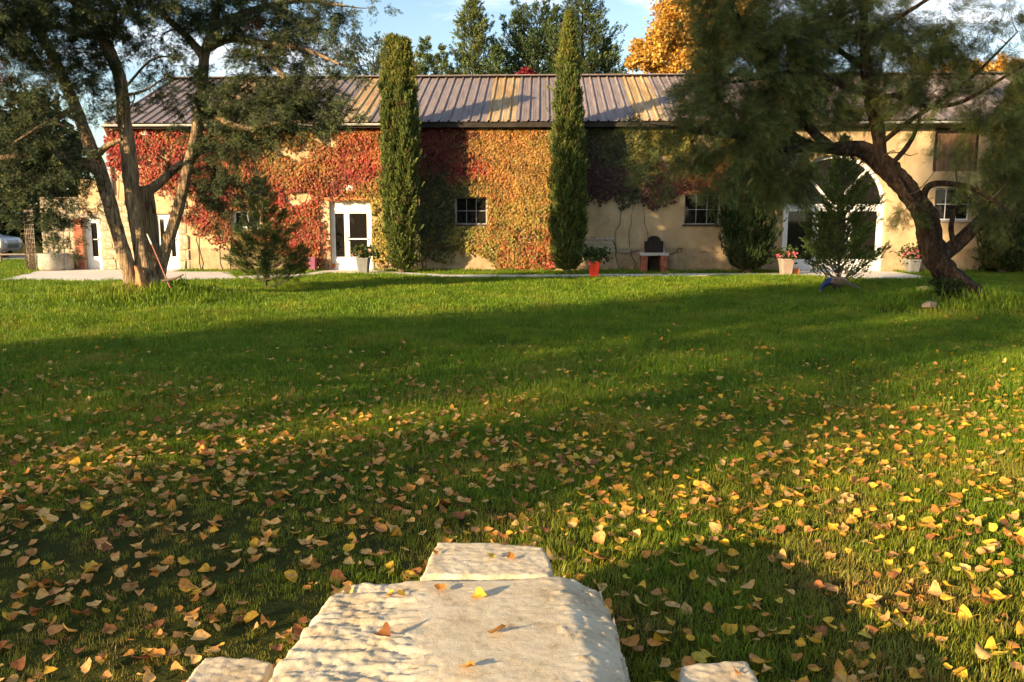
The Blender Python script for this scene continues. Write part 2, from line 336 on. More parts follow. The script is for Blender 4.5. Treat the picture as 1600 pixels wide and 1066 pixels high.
def spray_template(n, ang, ll, w, seed, flatten=1.0):
    r = np.random.default_rng(seed); V = []; F = []
    for i in range(n):
        t = (i+.5)/n*.8; a = i*2.4+r.uniform(-.5, .5); e = R(ang)*(1-.5*t)*r.uniform(.7, 1.3); l = ll*(1-.35*t)*r.uniform(.75, 1.25)
        o = np.array([math.cos(a), math.sin(a)*flatten, 0]); d = o*math.sin(e)+np.array([0, 0, math.cos(e)]); s = np.cross(d, [math.sin(a*1.7), .3, math.cos(a)]); s /= np.linalg.norm(s)
        b0 = np.array([0, 0, t]); V += [b0+d*l*.25-s*w/2, b0+d*l*.3+s*w/2, b0+d*l]; F.append((3*i, 3*i+1, 3*i+2))
    return np.array(V), np.array(F)
JUN = spray_template(11, 44, .55, .115, 1); CYP = spray_template(8, 30, .55, .2, 2, .6); TAM = spray_template(13, 34, .62, .034, 3); CON = spray_template(8, 40, .6, .22, 4, .7)
KITE = (np.array([(0, 0, 0), (.42, .12, .45), (0, 0, 1), (-.42, .12, .45)]), np.array([(0, 1, 2), (0, 2, 3)]))
LOBED = (np.array([(0, 0, 0), (.5, .1, .12), (.30, .03, .42), (.42, .12, .80), (0, .04, 1), (-.42, .12, .80), (-.30, .03, .42), (-.5, .1, .12)]), np.array([(0, 1, 2), (0, 2, 4), (2, 3, 4), (0, 4, 6), (4, 5, 6), (0, 6, 7)]))
def pick(cols, n, jit=.18):
    c = np.array(cols, float)[rng.integers(0, len(cols), n)]; return c*rng.uniform(1-jit, 1+jit, (n, 1))*rng.uniform(.94, 1.06, (n, 3))
def ball(n):
    v = unit(rng.normal(size=(n, 3))); return v*rng.uniform(0, 1, (n, 1))**(1/2.2)

# ------------------------------------------------------------------ ground, path, drive
rng = np.random.default_rng(21); random.seed(21)
def ground_mesh():
    def axis(lo, hi, fine_lo, fine_hi, step):
        a = list(np.arange(fine_lo, fine_hi+1e-6, step)); g = step
        x = fine_hi
        while x < hi: g *= 1.5; x += g; a.append(min(x, hi))
        x = fine_lo; g = step
        while x > lo: g *= 1.5; x -= g; a.insert(0, max(x, lo))
        return np.array(sorted(set(a)))
    X = axis(-1500, 1500, -22, 22, .3); Y = axis(-1500, 1500, -2, 27, .3)
    gx, gy = np.meshgrid(X, Y, indexing='ij'); V = np.stack([gx, gy, gz(gx, gy)], -1).reshape(-1, 3)
    nx, ny = gx.shape; i = np.arange(nx-1)[:, None]*ny; j = np.arange(ny-1)[None]
    F = np.stack([i+j, i+ny+j, i+ny+j+1, i+j+1], -1).reshape(-1, 4)
    return npmesh('ground', V, F, 'turf', smooth=True)
tag(ground_mesh(), 'lawn ground reaching to the horizon', kind='structure')

BY, BYAW = 26.5, R(-2.0)
_ex = Vector((math.cos(BYAW), math.sin(BYAW), 0)); _ey = Vector((-math.sin(BYAW), math.cos(BYAW), 0)); _bo = Vector((0, BY, 0))
def wl(px, py, off=0.0):
    d = ray(px, py); o = Vector((0, 0, EYE)); t = ((_bo+_ey*off-o).dot(_ey))/d.dot(_ey); p = o+d*t-_bo
    return p.dot(_ex), p.z
def wu(px, py=380, off=0.0): return wl(px, py, off)[0]
def wz(px, py, off=0.0): return wl(px, py, off)[1]
def bw(u, y, z=0.0): return _bo+_ex*u+_ey*y+Vector((0, 0, z))     # barn place -> world

def slab(name, poly, label, mat='path_concrete', h=.035):
    mb = MB(); n = len(poly)
    mb.add([(x, y, -.1) for x, y in poly]+[(x, y, h) for x, y in poly], [tuple(range(n, 2*n))]+[(i, (i+1) % n, (i+1) % n+n, i+n) for i in range(n)])
    return tag(mb.build(name, mat, bevel=0), label, kind='structure')
def gp(px, py): p = gnd(px, py); return (p.x, p.y)
PADS = []
def pad(name, poly, label): PADS.append(poly); return slab(name, poly, label)
pad('terrace', [gp(2, 439), gp(300, 439.5), gp(372, 437.6), bw(wu(372), -.95).xy[:], bw(wu(285), -.9).xy[:], bw(wu(285), -.01).xy[:], bw(wu(66), -.01).xy[:]], 'pale concrete terrace in front of the glazed doors')
pad('path', [gp(373, 437.6), gp(470, 433.8), gp(520, 427), gp(600, 429), gp(690, 434.6), gp(820, 435), gp(1000, 433.2), gp(1238, 431.3), gp(1238, 428), gp(1000, 429.8), gp(820, 431.4), gp(700, 431), gp(625, 427), bw(wu(586), -.02).xy[:], bw(wu(510), -.02).xy[:], gp(470, 430), gp(373, 433.4)], 'narrow pale concrete garden path along the wall')
pad('apron', [gp(1239, 431.3), gp(1300, 436), gp(1350, 437), gp(1448, 437.5), gp(1440, 433), gp(1395, 425.8), bw(wu(1385), -.02).xy[:], bw(wu(1222), -.02).xy[:], gp(1239, 426)], 'pale concrete apron before the arched door')
tag(MB().add([(-60, 33, .012), (-16.2, 33, .012), (-15.8, 38.5, .012), (-60, 40, .012)], [(0, 1, 2, 3)]).build('drive', 'gravel'), 'gravel drive beyond the lawn', kind='structure')

# ------------------------------------------------------------------ barn
barn = thing('barn', 'long low stone barn with mauve metal roof and ochre rendered wall', 'building', (0, BY, 0), BYAW)
U0, U1, DEPTH = wu(128), 21.0, 10.0
EZ, EO, RZ_, RY_ = wz(800, 190, -.42), -.42, wz(800, 121, 4.7), 4.7
WTOP = EZ+.12
def op(px0, px1, py0, py1): return [wu(px0), wu(px1), wz((px0+px1)/2, py1), wz((px0+px1)/2, py0)]
O_doorA = op(132, 158, 340, 424); O_doorB = op(240, 280, 334, 424); O_winC = op(365, 410, 328, 358)
O_doorD = op(516, 581, 314, 424); O_w1 = op(712, 761, 308, 351); O_w2 = op(1068, 1123, 304, 351)
O_arch = op(1222, 1381, 322, 424); O_w3 = op(1456, 1512, 294, 344); O_up = op(1449, 1520, 199, 268)
for o in (O_doorA, O_doorB, O_doorD, O_arch): o[2] = .03
ARC_C, ARC_R = (O_arch[0]+O_arch[1])/2, (O_arch[1]-O_arch[0])/2; ARC_S = O_arch[3]
OPEN = [O_doorA, O_doorB, O_winC, O_doorD, O_w1, O_w2, O_w3, O_up]
GU = wl(148, 195, -.42)[0]+.12
def front_wall():
    boxes = OPEN+[[O_arch[0], O_arch[1], .03, ARC_S+ARC_R+.05]]
    xs = sorted({U0, U1, GU, *[o[0] for o in boxes], *[o[1] for o in boxes]}); zs = sorted({-.2, WTOP, 2.9, *[o[2] for o in boxes], *[o[3] for o in boxes]})
    mb = MB(); D = .42
    for i in range(len(xs)-1):
        z0 = None
        for j in range(len(zs)-1):
            cx, cz = (xs[i]+xs[i+1])/2, (zs[j]+zs[j+1])/2
            if any(o[0] < cx < o[1] and o[2] < cz < o[3] for o in boxes) or (cx < GU and cz > 2.9): continue
            mb.add([(xs[i], 0, zs[j]), (xs[i+1], 0, zs[j]), (xs[i+1], 0, zs[j+1]), (xs[i], 0, zs[j+1])], [(0, 1, 2, 3)])
    for o in OPEN:
        a, b_, c, d = o
        mb.add([(a,0,c),(a,D,c),(a,D,d),(a,0,d)], [(0,1,2,3)]); mb.add([(b_,0,c),(b_,0,d),(b_,D,d),(b_,D,c)], [(0,1,2,3)])
        mb.add([(a,0,d),(a,D,d),(b_,D,d),(b_,0,d)], [(0,1,2,3)]); mb.add([(a,0,c),(b_,0,c),(b_,D,c),(a,D,c)], [(0,1,2,3)])
    n = 28; A = [(ARC_C-ARC_R*math.cos(math.pi*i/n), ARC_S+ARC_R*math.sin(math.pi*i/n)) for i in range(n+1)]; top = ARC_S+ARC_R+.05
    for i in range(n):
        (xa, za), (xb, zb) = A[i], A[i+1]
        mb.add([(xa,0,za),(xb,0,zb),(xb,0,top),(xa,0,top)], [(0,1,2,3)]); mb.add([(xa,0,za),(xa,D,za),(xb,D,zb),(xb,0,zb)], [(0,1,2,3)])
    for x, s in ((O_arch[0], 1), (O_arch[1], -1)): mb.add([(x,0,.0),(x,D,.0),(x,D,ARC_S),(x,0,ARC_S)], [(0,1,2,3)])
    me = bpy.data.meshes.new('wall'); me.from_pydata(mb.v, [], mb.f); me.materials.append(MATS['plaster']); me.update()
    return link(bpy.data.objects.new('wall', me), barn)
wall = front_wall()
# end walls, rear wall and a dark floor close the volume
g = MB(); rz = lambda y: EZ+.06+(RZ_-EZ)*(y-EO)/(RY_-EO) if y < RY_ else EZ+.06+(RZ_-EZ)*(2*RY_-EO-y)/(RY_-EO)
for nm, u in (('gable_wall', GU), ('gable_wall', U1)):
    mb = MB(); s = .3 if u == GU else -.3
    prof = [(.43, -.2), (2*RY_-.02, -.2), (2*RY_-.02, rz(2*RY_)-.12), (RY_, RZ_-.12), (.43, rz(.43)-.12)]
    V = [(u, y, z) for y, z in prof]+[(u+s, y, z) for y, z in prof]
    mb.add(V, [(0,1,2,3,4), (9,8,7,6,5)]+[(i, (i+1) % 5, (i+1) % 5+5, i+5) for i in range(5)]); mb.build(nm, 'rubble', barn)
MB().box(U0, GU-.003, .425, .6, -.2, 2.9).box(U0, GU-.003, .002, .4245, 2.7, 2.899).build('side_wall', 'rubble', barn)
MB().box(GU+.31, U1-.31, 2*RY_-.32, 2*RY_-.03, -.2, EZ).build('rear_wall', 'rubble', barn)
MB().box(GU+.32, U1-.32, 1.3, 1.4, -.1, EZ+.3).build('inner_wall', 'soot', barn)
# roof: one ribbed sheet after another, every fifth an amber skylight sheet
roof = bpy.data.objects.new('roof', None); link(roof, barn)
SW = .915
def sheet_mesh(nm, mat, back=False):
    prof = []
    for k in range(3):
        o = k*SW/3; prof += [(o, 0), (o+.045, 0), (o+.06, .048), (o+.10, .048), (o+.115, 0), (o+.19, .004), (o+.21, .010), (o+.23, .004)]
    prof.append((SW-.002, 0))
    rows = 5; V = []; F = []
    for r in range(rows):
        t = r/(rows-1); y = EO+(RY_-EO)*t; z = EZ+(RZ_-EZ)*t
        if back: y = 2*RY_-y
        for u, h in prof: V.append((u, y, z+h+.004*math.sin(t*9+u*3)))
    k = len(prof)
    for r in range(rows-1):
        for i in range(k-1): F.append((r*k+i, r*k+i+1, (r+1)*k+i+1, (r+1)*k+i))
    me = bpy.data.meshes.new(nm); me.from_pydata(V, [], F); me.materials.append(MATS[mat]); me.update(); return me
ms_, ma_, mbk = sheet_mesh('roof_sheet', 'roof_mauve'), sheet_mesh('roof_sheet_amber', 'roof_amber'), sheet_mesh('roof_sheet_back', 'roof_mauve', True)
amber0 = wl(759, 188, -.42)[0]
u = amber0-16*SW; UL = wl(148, 195, -.42)[0]; k = 0
while u < U1+.3:
    if u > UL-.5*SW:
        am = (k-16) % 5 == 0 and k != 31
        o = link(bpy.data.objects.new('skylight_sheet' if am else 'roof_sheet', ma_ if am else ms_), roof); o.location = (u, 0, random.uniform(-.004, .004))
        o = link(bpy.data.objects.new('rear_roof_sheet', mbk), roof); o.location.x = u
        if k in (16,): pass
    u += SW; k += 1
UL = amber0-SW*round((amber0-UL)/SW)
MB().box(UL-.02, U1+.3, RY_-.16, RY_+.16, RZ_+.052, RZ_+.075).build('ridge_cap', 'roof_mauve', roof)
mb = MB()
for s in (-1, 1): mb.add([(UL-.02, RY_, RZ_+.09), (U1+.3, RY_, RZ_+.09), (U1+.3, RY_+s*.2, RZ_+.02), (UL-.02, RY_+s*.2, RZ_+.02)], [(0, 1, 2, 3)])
mb.build('ridge_flashing', 'roof_mauve', roof)
MB().box(UL, U1+.3, EO+.06, EO+.10, EZ-.16, EZ-.004).build('fascia', 'fascia', roof)
MB().box(UL, U1+.3, EO+.105, -.003, EZ-.13, EZ-.11).build('soffit', 'fascia', roof)
def gutter(u0, u1, nm='gutter'):
    mb = MB(); pr = [(EO+.05-.065+.065*math.cos(a), EZ-.045+.065*math.sin(a)) for a in np.linspace(math.pi, 2*math.pi, 9)]
    pr2 = [(y, z) for y, z in pr]; n = len(pr2)
    V = [(u0, y, z) for y, z in pr2]+[(u1, y, z) for y, z in pr2]; mb.add(V, [(i, i+1, i+1+n, i+n) for i in range(n-1)]+[tuple(range(n)), tuple(range(2*n-1, n-1, -1))])
    return mb.build(nm, 'zinc', roof)
gutter(UL-.05, wl(603, 190, -.42)[0]); gutter(wl(1345, 185, -.42)[0], wl(1538, 185, -.42)[0])
MB().tube([(GU+.09, -.3, EZ-.1), (GU+.09, -.06, EZ-.45), (GU+.09, -.06, 2.45)], [.045, .045, .045], 10).build('downpipe', 'zinc', barn, smooth=True)

def window(o, cols, rows, mat, fw=.036, bw_=.02, y=.10, sill=None, nm='window'):
    a, b_, c, d = o; mb = MB(); e = .004
    a += e; b_ -= e; c += e; d -= e
    mb.box(a, a+fw, y, y+.06, c, d).box(b_-fw, b_, y, y+.06, c, d).box(a+fw, b_-fw, y, y+.06, c, c+fw).box(a+fw, b_-fw, y, y+.06, d-fw, d)
    for i in range(1, cols): x = a+fw+(b_-a-2*fw)*i/cols; mb.box(x-bw_/2, x+bw_/2, y+.008, y+.05, c+fw, d-fw)
    for j in range(1, rows): z = c+fw+(d-c-2*fw)*j/rows; mb.box(a+fw, b_-fw, y+.012, y+.046, z-bw_/2, z+bw_/2)
    w = mb.build(nm, mat, barn)
    for i in range(cols):
        for j in range(rows):
            x0 = a+fw+(b_-a-2*fw)*i/cols; x1 = a+fw+(b_-a-2*fw)*(i+1)/cols; z0 = c+fw+(d-c-2*fw)*j/rows; z1 = c+fw+(d-c-2*fw)*(j+1)/rows
            p = MB().box(x0+.003, x1-.003, -.003, .003, z0+.003, z1-.003).build('pane', 'glass', w)
            p.location = (0, y+.03, 0); p.rotation_euler = (0, 0, 0)
    if sill: MB().box(a-.06, b_+.06, -.06, y-.002, c-.055, c-.004).build('sill', sill, w)
    return w
window(O_winC, 2, 1, 'white_paint', .08, .06, .08); window(O_w1, 3, 2, 'grey_paint', sill='soot'); window(O_w2, 3, 2, 'grey_paint', sill='soot'); window(O_w3, 3, 2, 'white_paint', sill='concrete')
def door(o, leaves, y=.12, head=0.0, push=False):
    a, b_, c, d = o; e = .004; a += e; b_ -= e; d -= e
    fr = MB(); f = .07
    fr.box(a, a+f, y, y+.09, c, d).box(b_-f, b_, y, y+.09, c, d).box(a+f, b_-f, y, y+.09, d-f-head, d-head)
    if head: fr.box(a+f, b_-f, y+.02, y+.08, d-head, d)
    dr = fr.build('door', 'white_paint', barn); a += f; b_ -= f; d = d-f-head
    x = a
    for i, w in enumerate(leaves):
        x1 = x+(b_-a)*w; s = .10 if w > .4 else .07; mb = MB(); g_ = .004; kick = .42
        mb.box(x+g_, x+s, y+.015, y+.07, c, d-g_).box(x1-s, x1-g_, y+.015, y+.07, c, d-g_).box(x+s, x1-s, y+.015, y+.07, d-.10, d-g_).box(x+s, x1-s, y+.015, y+.07, c, c+kick)
        lf = mb.build('door_leaf', 'white_paint', dr)
        MB().box(x+s+.002, x1-s-.002, y+.035, y+.045, c+kick+.002, d-.102).build('pane', 'glass', dr)
        if push and i == len(leaves)-1:
            MB().box(x+s-.03, x1-s+.03, y-.04, y-.015, 1.0, 1.045).box(x+.03, x+.06, y-.05, y+.014, .96, 1.1).build('push_bar', 'white_paint', dr)
        x = x1
    if not push: MB().box(b_-.09, b_-.06, y-.05, y+.014, .98, 1.02).box(b_-.2, b_-.06, y-.07, y-.05, .99, 1.015).build('handle', 'zinc', dr)
    return dr
door(O_doorA, [1.0]); door(O_doorB, [.5, .5]); dD = door(O_doorD, [.36, .64], head=.22, push=True)
MB().box(O_doorD[0]-.12, O_doorD[1]+.2, -.10, -.004, O_doorD[3]+.02, O_doorD[3]+.10).build('lintel_shelf', 'terracotta', barn)
MB().box(O_doorA[0]-.16, O_doorA[1]+.2, -.02, .1, O_doorA[3]+.004, O_doorA[3]+.12).build('lintel', 'wood_old', barn)
# house number plate beside the glazed door: two dark digits on the jamb side of the head panel
num = MB(); nx, nz = O_doorD[0]+.11, O_doorD[3]-.06
for dz in (0, -.085): num.box(nx, nx+.035, .133, .1385, nz-.014, nz).box(nx+.022, nx+.035, .133, .1384, nz-.035, nz-.0141).box(nx, nx+.035, .133, .1383, nz-.049, nz-.0351).box(nx, nx+.013, .133, .1384, nz-.066, nz-.0491)
num.build('house_number', 'soot', barn)
# arched door: fan light over three leaves
def arch_door():
    y = .14; n = 36; fw = .10; mb = MB(); C, Rr, S = ARC_C, ARC_R-.004, ARC_S
    for i in range(n):
        t0, t1 = math.pi*i/n, math.pi*(i+1)/n; P = []
        for yy in (y, y+.09):
            for r in (Rr, Rr-fw): 
                for t in (t0, t1): P.append((C-r*math.cos(t), yy, S+r*math.sin(t)))
        mb.add(P, [(0,1,3,2), (4,6,7,5), (0,4,5,1), (2,3,7,6)])
    mb.box(C-Rr, C+Rr, y-.005, y+.095, S-.06, S+.06)
    for s in (-1, 1): mb.box(C+s*Rr-(fw if s > 0 else 0), C+s*Rr+(fw if s < 0 else 0), y, y+.09, .03, S-.06)
    for t in (math.pi*.27, math.pi*.73): mb.bar((C-.10*math.cos(t), y+.045, S+.06), (C-(Rr-fw*.5)*math.cos(t), y+.045, S+(Rr-fw*.5)*math.sin(t)), .075, .07)
    dr = mb.build('arched_door', 'white_paint', barn)
    seg = [0, math.pi*.27, math.pi*.73, math.pi]
    for q in range(3):
        T = np.linspace(seg[q]+.03, seg[q+1]-.03, 12); pl = [(C-.12*math.cos((T[0]+T[-1])/2), S+.08)]+[(C-(Rr-.03)*math.cos(t), S+(Rr-.03)*math.sin(t)) for t in T]
        pl = [(x, max(z, S+.062)) for x, z in pl]
        MB().prism(pl, y+.05, y+.056).build('fan_pane', 'glass', dr)
    xs = [C-Rr+fw, C-Rr*.33, C+Rr*.33, C+Rr-fw]
    for i in range(3):
        a, b_ = xs[i]+.004, xs[i+1]-.004; s = .09; m2 = MB()
        m2.box(a, a+s, y+.015, y+.075, .03, S-.064).box(b_-s, b_, y+.015, y+.075, .03, S-.064).box(a+s, b_-s, y+.015, y+.075, .03, .40).box(a+s, b_-s, y+.015, y+.075, S-.16, S-.064)
        m2.build('door_leaf', 'white_paint', dr); MB().box(a+s+.002, b_-s-.002, y+.04, y+.048, .402, S-.162).build('pane', 'glass', dr)
    return dr
arch_door()
# upper loft opening with two plank shutters
a, b_, c, d = O_up; lo = MB().box(a+.004, a+.07, .12, .2, c+.004, d-.004).box(b_-.07, b_-.004, .12, .2, c+.004, d-.004).box(a+.07, b_-.07, .12, .2, d-.07, d-.004).build('loft_hatch', 'fascia', barn)
npl = 8; w_ = (b_-a-.14)/npl
for i in range(npl):
    x0 = a+.07+i*w_; MB().box(x0+.006, x0+w_-.006, .13+random.uniform(0, .012), .17, c+.005, d-.075).build('plank', 'shutter', lo)
# brick jamb by the first door, courses joined
def bricks(u0, u1, z1, y0, y1, nm, parent, ch=.075):
    mb = MB(); z = .03; k = 0
    while z+ch < z1:
        xs = [u0, (u0+u1)/2 if k % 2 else u0+(u1-u0)*.33, u1]
        for x0, x1 in zip(xs[:-1], xs[1:]): mb.box(x0+.006, x1-.006, y0+random.uniform(-.006, .006), y1, z+.006, z+ch-.006)
        z += ch; k += 1
    o = mb.build(nm, 'brick', parent); tag(o, None, kind='stuff'); return o
jb = MB().box(wu(118), O_doorA[0]-.005, -.05, .38, -.1, O_doorA[3]).build('door_jamb', 'mortar', barn); bricks(wu(118), O_doorA[0]-.005, O_doorA[3]-.02, -.065, .0, 'brickwork', jb)
# stones showing in the wall: masonry by the doors, the fallen-render patch
def stone_mesh(seed):
    r = random.Random(seed); bm = bmesh.new(); bmesh.ops.create_cube(bm, size=1); bmesh.ops.bevel(bm, geom=bm.edges[:], offset=.13, segments=1, affect='EDGES')
    for v in bm.verts: v.co += Vector((r.uniform(-.07, .07), r.uniform(-.06, .06), r.uniform(-.08, .08)))
    me = bpy.data.meshes.new('stone'); bm.to_mesh(me); bm.free(); me.materials.append(MATS['rubble']); return me
SM = [stone_mesh(i) for i in range(8)]
def stones(u0, u1, z0, z1, h, lw, inside=None, depth=.07, parent=wall):
    z = z0
    while z < z1-.3*h:
        hh = min(h*random.uniform(.75, 1.3), z1-z); x = u0-random.uniform(0, .5)*lw
        while x < u1:
            w = lw*random.uniform(.6, 1.5); x0, x1 = max(x, u0), min(x+w, u1)
            if x1-x0 > .25*lw and (inside is None or inside((x0+x1)/2, z+hh/2)):
                o = link(bpy.data.objects.new('stone', random.choice(SM)), parent); o.location = ((x0+x1)/2, .01-random.uniform(0, .02), z+hh/2)
                o.scale = ((x1-x0)*random.uniform(.9, .98), depth*random.uniform(.8, 1.5), hh*random.uniform(.86, .96)); o.rotation_euler = (0, random.uniform(-.05, .05), 0)
            x += w
        z += hh
stones(O_doorA[1]+.03, O_doorB[0]-.05, .03, 2.25, .27, .40, None, .05)
stones(O_doorB[1]+.03, O_doorB[1]+.32, .03, 2.3, .4, .34)
cxp, czp = wl(935, 384)
def patch(x, z):
    return ((x-wl(933, 384)[0])/.62)**2+((z-czp)/.30)**2 < 1+.25*math.sin(x*9) 
stones(cxp-.75, cxp+.75, czp-.36, czp+.36, .12, .24, patch, .05)
stones(wu(968), wu(985), wz(975, 396), wz(975, 386), .1, .16, None, .04)
# cracks: thin torn gaps along the edge of the fallen render
def crack(pts, r, nm='crack'):
    P = [(*wl(x, y), ) for x, y in pts]; P = [(u, -.001+random.uniform(-.002, .002), z) for u, z in P]
    S = spline(P, 4); S += rng.normal(size=S.shape)*[.012, .0, .012]
    return MB().tube(S, [r*.4, r, r*.8, r*.3], 5).build(nm, 'crack', wall)
crack([(912, 381), (920, 373), (934, 371.5), (942, 376), (953, 374), (960, 380), (961, 388), (963, 393), (950, 396), (940, 397)], .022)
crack([(963, 395), (975, 395.5), (985, 394), (998, 391.5), (1000, 392)], .018)
crack([(1043, 397.5), (1052, 397), (1058, 392.5), (1062, 387), (1066, 391), (1062, 395), (1056, 396.5)], .02)
crack([(1092, 394.5), (1100, 394), (1108, 394.5)], .014); crack([(1118, 395), (1124, 393.5)], .012)
# wall lamps (one above the glazed door, two under the eaves)
def wall_lamp(px, py, label, w=.22, h=.17):
    u, z = wl(px, py, -.12); t = thing('wall_lamp', label, 'lamp', bw(u, -.002, z), BYAW, 'floodlights on the barn wall')
    MB().box(-w/2, w/2, -.13, -.045, -h/2, h/2).build('housing', 'white_paint', t, bevel=.008); MB().box(-w/2+.03, w/2-.03, -.138, -.131, -h/2+.03, h/2-.03).build('lens', 'lamp_lens', t); MB().box(-.03, .03, -.044, 0, -.05, .03).build('bracket', 'white_paint', t)
wall_lamp(546, 293.5, 'white floodlight above the white glazed double door'); wall_lamp(226, 207, 'white floodlight under the pale gutter behind the middle tree trunk', .26, .16); wall_lamp(757, 199, 'white floodlight under the eaves above the left grey window', .24, .14)
# low rubble wall continuing left of the barn
aw = MB(); ua, ub = wu(66), U0-.004
aw.box(ua, ub, .05, .5, -.2, 2.35); gw = thing('garden_wall', 'low beige rubble wall beside the trellis at the barn corner', 'wall', (0, BY, 0), BYAW)
aw.build('core', 'mortar', gw); stones(ua, ub-.02, .05, 2.3, .22, .30, None, .08, gw)
stones(U0+.02, wu(118)-.01, .05, 2.3, .28, .36)
for o in gw.children:
    if o.name.startswith('stone'): o.location.y += .05

# ------------------------------------------------------------------ plants
rng = np.random.default_rng(31)
def proj(P):
    P = np.asarray(P, float); x = P[:, 0]; y = P[:, 1]; z = P[:, 2]-EYE
    f = y*math.cos(PITCH)-z*math.sin(PITCH); uu = y*math.sin(PITCH)+z*math.cos(PITCH)
    return 800+FPX*x/f, 533-FPX*uu/f
def fbm(x, y, s=1.0, seed=0):
    r = np.random.default_rng(seed); out = np.zeros_like(x)
    for k in range(6):
        a = r.uniform(0, 6.28); f = s*(1.7**k); p = r.uniform(0, 6.28); out += np.sin((x*math.cos(a)+y*math.sin(a))*f+p+1.3*np.sin((y*math.cos(a)-x*math.sin(a))*f*.7+p*2))/(1.35**k)
    return out/2.6
RED = (.34, .035, .028); DRED = (.17, .022, .02); ORA = (.38, .13, .035); AMB = (.36, .19, .045); YEL = (.34, .27, .05); GRN = (.14, .17, .03); PUR = (.09, .03, .035); SGR = (.05, .06, .018)  # the darkest green has the cypress shade put into its colour
def creeper(label, px0, px1, low, n, colours, holes, seed, dens, stem=2.5):
    """low: [(px, py)] lower edge; colours: [(px, py, radius, colour, weight)]"""
    t = thing('creeper', label, 'creeper', (0, BY, 0), BYAW)
    u = rng.uniform(wu(px0), wu(px1), n); z = rng.uniform(.02, EZ-.10, n); y = -rng.uniform(.012, .15, n)**1.0-.06*np.clip(fbm(u, z, 2.2, seed+5), 0, 1)
    W = np.array(_bo)+u[:, None]*np.array(_ex)+y[:, None]*np.array(_ey); W[:, 2] = z
    px, py = proj(W); lw = np.interp(px, [a for a, b in low], [b for a, b in low])
    nz = fbm(u, z, 1.6, seed); nz2 = fbm(u, z, 5.0, seed+1)
    keep = (py < lw+9*nz2+7*nz-2) & (nz*.5+nz2*.5+dens > rng.uniform(-.35, .35, n))
    keep &= (u > GU+.02) | (z < 2.8)
    fade = np.clip((lw-py)/30, .25, 1); keep &= rng.uniform(0, 1, n) < fade
    for o in OPEN+[[O_arch[0], O_arch[1], 0, ARC_S+ARC_R]]: keep &= ~((u > o[0]-.03) & (u < o[1]+.03) & (z > o[2]-.04) & (z < o[3]+.03))
    for hx, hy, rx, ry, p in holes: keep &= ~((((px-hx)/rx)**2+((py-hy)/ry)**2 < 1+.6*nz2) & (rng.uniform(0, 1, n) < p))
    u, y, z, px, py, nz2 = u[keep], y[keep], z[keep], px[keep], py[keep], nz2[keep]; m = len(u)
    w = np.stack([wt*np.exp(-(((px-cx)/r)**2+((py-cy)/r)**2)) for cx, cy, r, c, wt in colours], 1)+1e-4
    jit = np.stack([fbm(u*1.0, z, 3.0+.3*k, 50+k+seed) for k in range(len(colours))], 1)
    w = w**1.3*np.exp(1.3*jit); w /= w.sum(1, keepdims=True); cum = w.cumsum(1); ci = (rng.uniform(0, 1, (m, 1)) > cum).sum(1).clip(0, len(colours)-1)
    cb = np.array([q[3] for q in colours]); w2 = w**1.5; w2 /= w2.sum(1, keepdims=True)
    c = (.45*cb[ci]+.55*w2@cb)*rng.uniform(.55, 1.25, (m, 1))*(1+.25*nz2[:, None])
    P = np.stack([u, y, z], 1); d = np.stack([rng.normal(0, .45, m), -rng.uniform(.1, .7, m), -np.ones(m)], 1)
    fl = np.stack([rng.normal(0, .35, m), -np.ones(m), rng.normal(.2, .35, m)], 1)
    V, F, C = scatter(*LOBED, P, d, rng.uniform(.042, .082, m), c, .25, fl)
    o = npmesh('foliage', V, F, 'creeper_leaf', t, C); o['kind'] = 'stuff'
    ts = TubeSet()
    for k in range(int((wu(px1)-wu(px0))*stem)):
        x0 = rng.uniform(wu(px0), wu(px1)); 
        if any(o[0]-.1 < x0 < o[1]+.1 for o in OPEN): continue
        zl = EZ-.2; hh = np.arange(.0, rng.uniform(2.0, 4.3), .25); xx = x0+np.cumsum(rng.normal(0, .07, len(hh)))
        S = np.stack([xx, np.full(len(hh), -.012), hh], 1); W = np.array(_bo)+S[:, :1]*np.array(_ex); 
        inside = [any(o[0]-.02 < q[0] < o[1]+.02 and o[2]-.05 < q[2] < o[3]+.05 for o in OPEN) for q in S]
        if any(inside): S = S[:inside.index(True)]
        if len(S) > 3: ts.add(S, [.011, .004], 4)
    ts.build('stems', 'twig', t)
    return t
creeper('crimson and orange creeper over the wall around the white glazed double door', 129, 622,
        [(129, 262), (215, 285), (235, 310), (285, 345), (330, 388), (420, 398), (440, 416), (505, 424), (514, 420), (580, 424), (622, 424)], 92000,
        [(180, 235, 90, RED, 1.2), (270, 250, 80, RED, 1), (340, 300, 70, RED, 1), (330, 330, 60, DRED, .8), (450, 320, 60, RED, 1.5), (470, 250, 60, ORA, 1), (440, 225, 60, GRN, .8), (500, 260, 60, AMB, .7), (575, 220, 50, ORA, 1.3), (560, 255, 45, RED, 1.5), (520, 285, 50, DRED, 1.2), (590, 320, 35, YEL, 1.5), (590, 380, 40, YEL, 1.4), (590, 350, 40, GRN, .9), (470, 390, 50, RED, 1), (430, 370, 60, ORA, .6), (560, 305, 20, YEL, 1), (380, 300, 260, GRN, .5), (380, 300, 260, AMB, .35), (380, 300, 260, ORA, .4), (380, 300, 260, DRED, .4)],
        [(225, 265, 60, 14, .5), (508, 370, 8, 60, .9), (505, 330, 12, 25, .6), (350, 375, 40, 18, .5), (548, 306, 40, 6, .5), (250, 310, 40, 20, .7)], 1, .20)
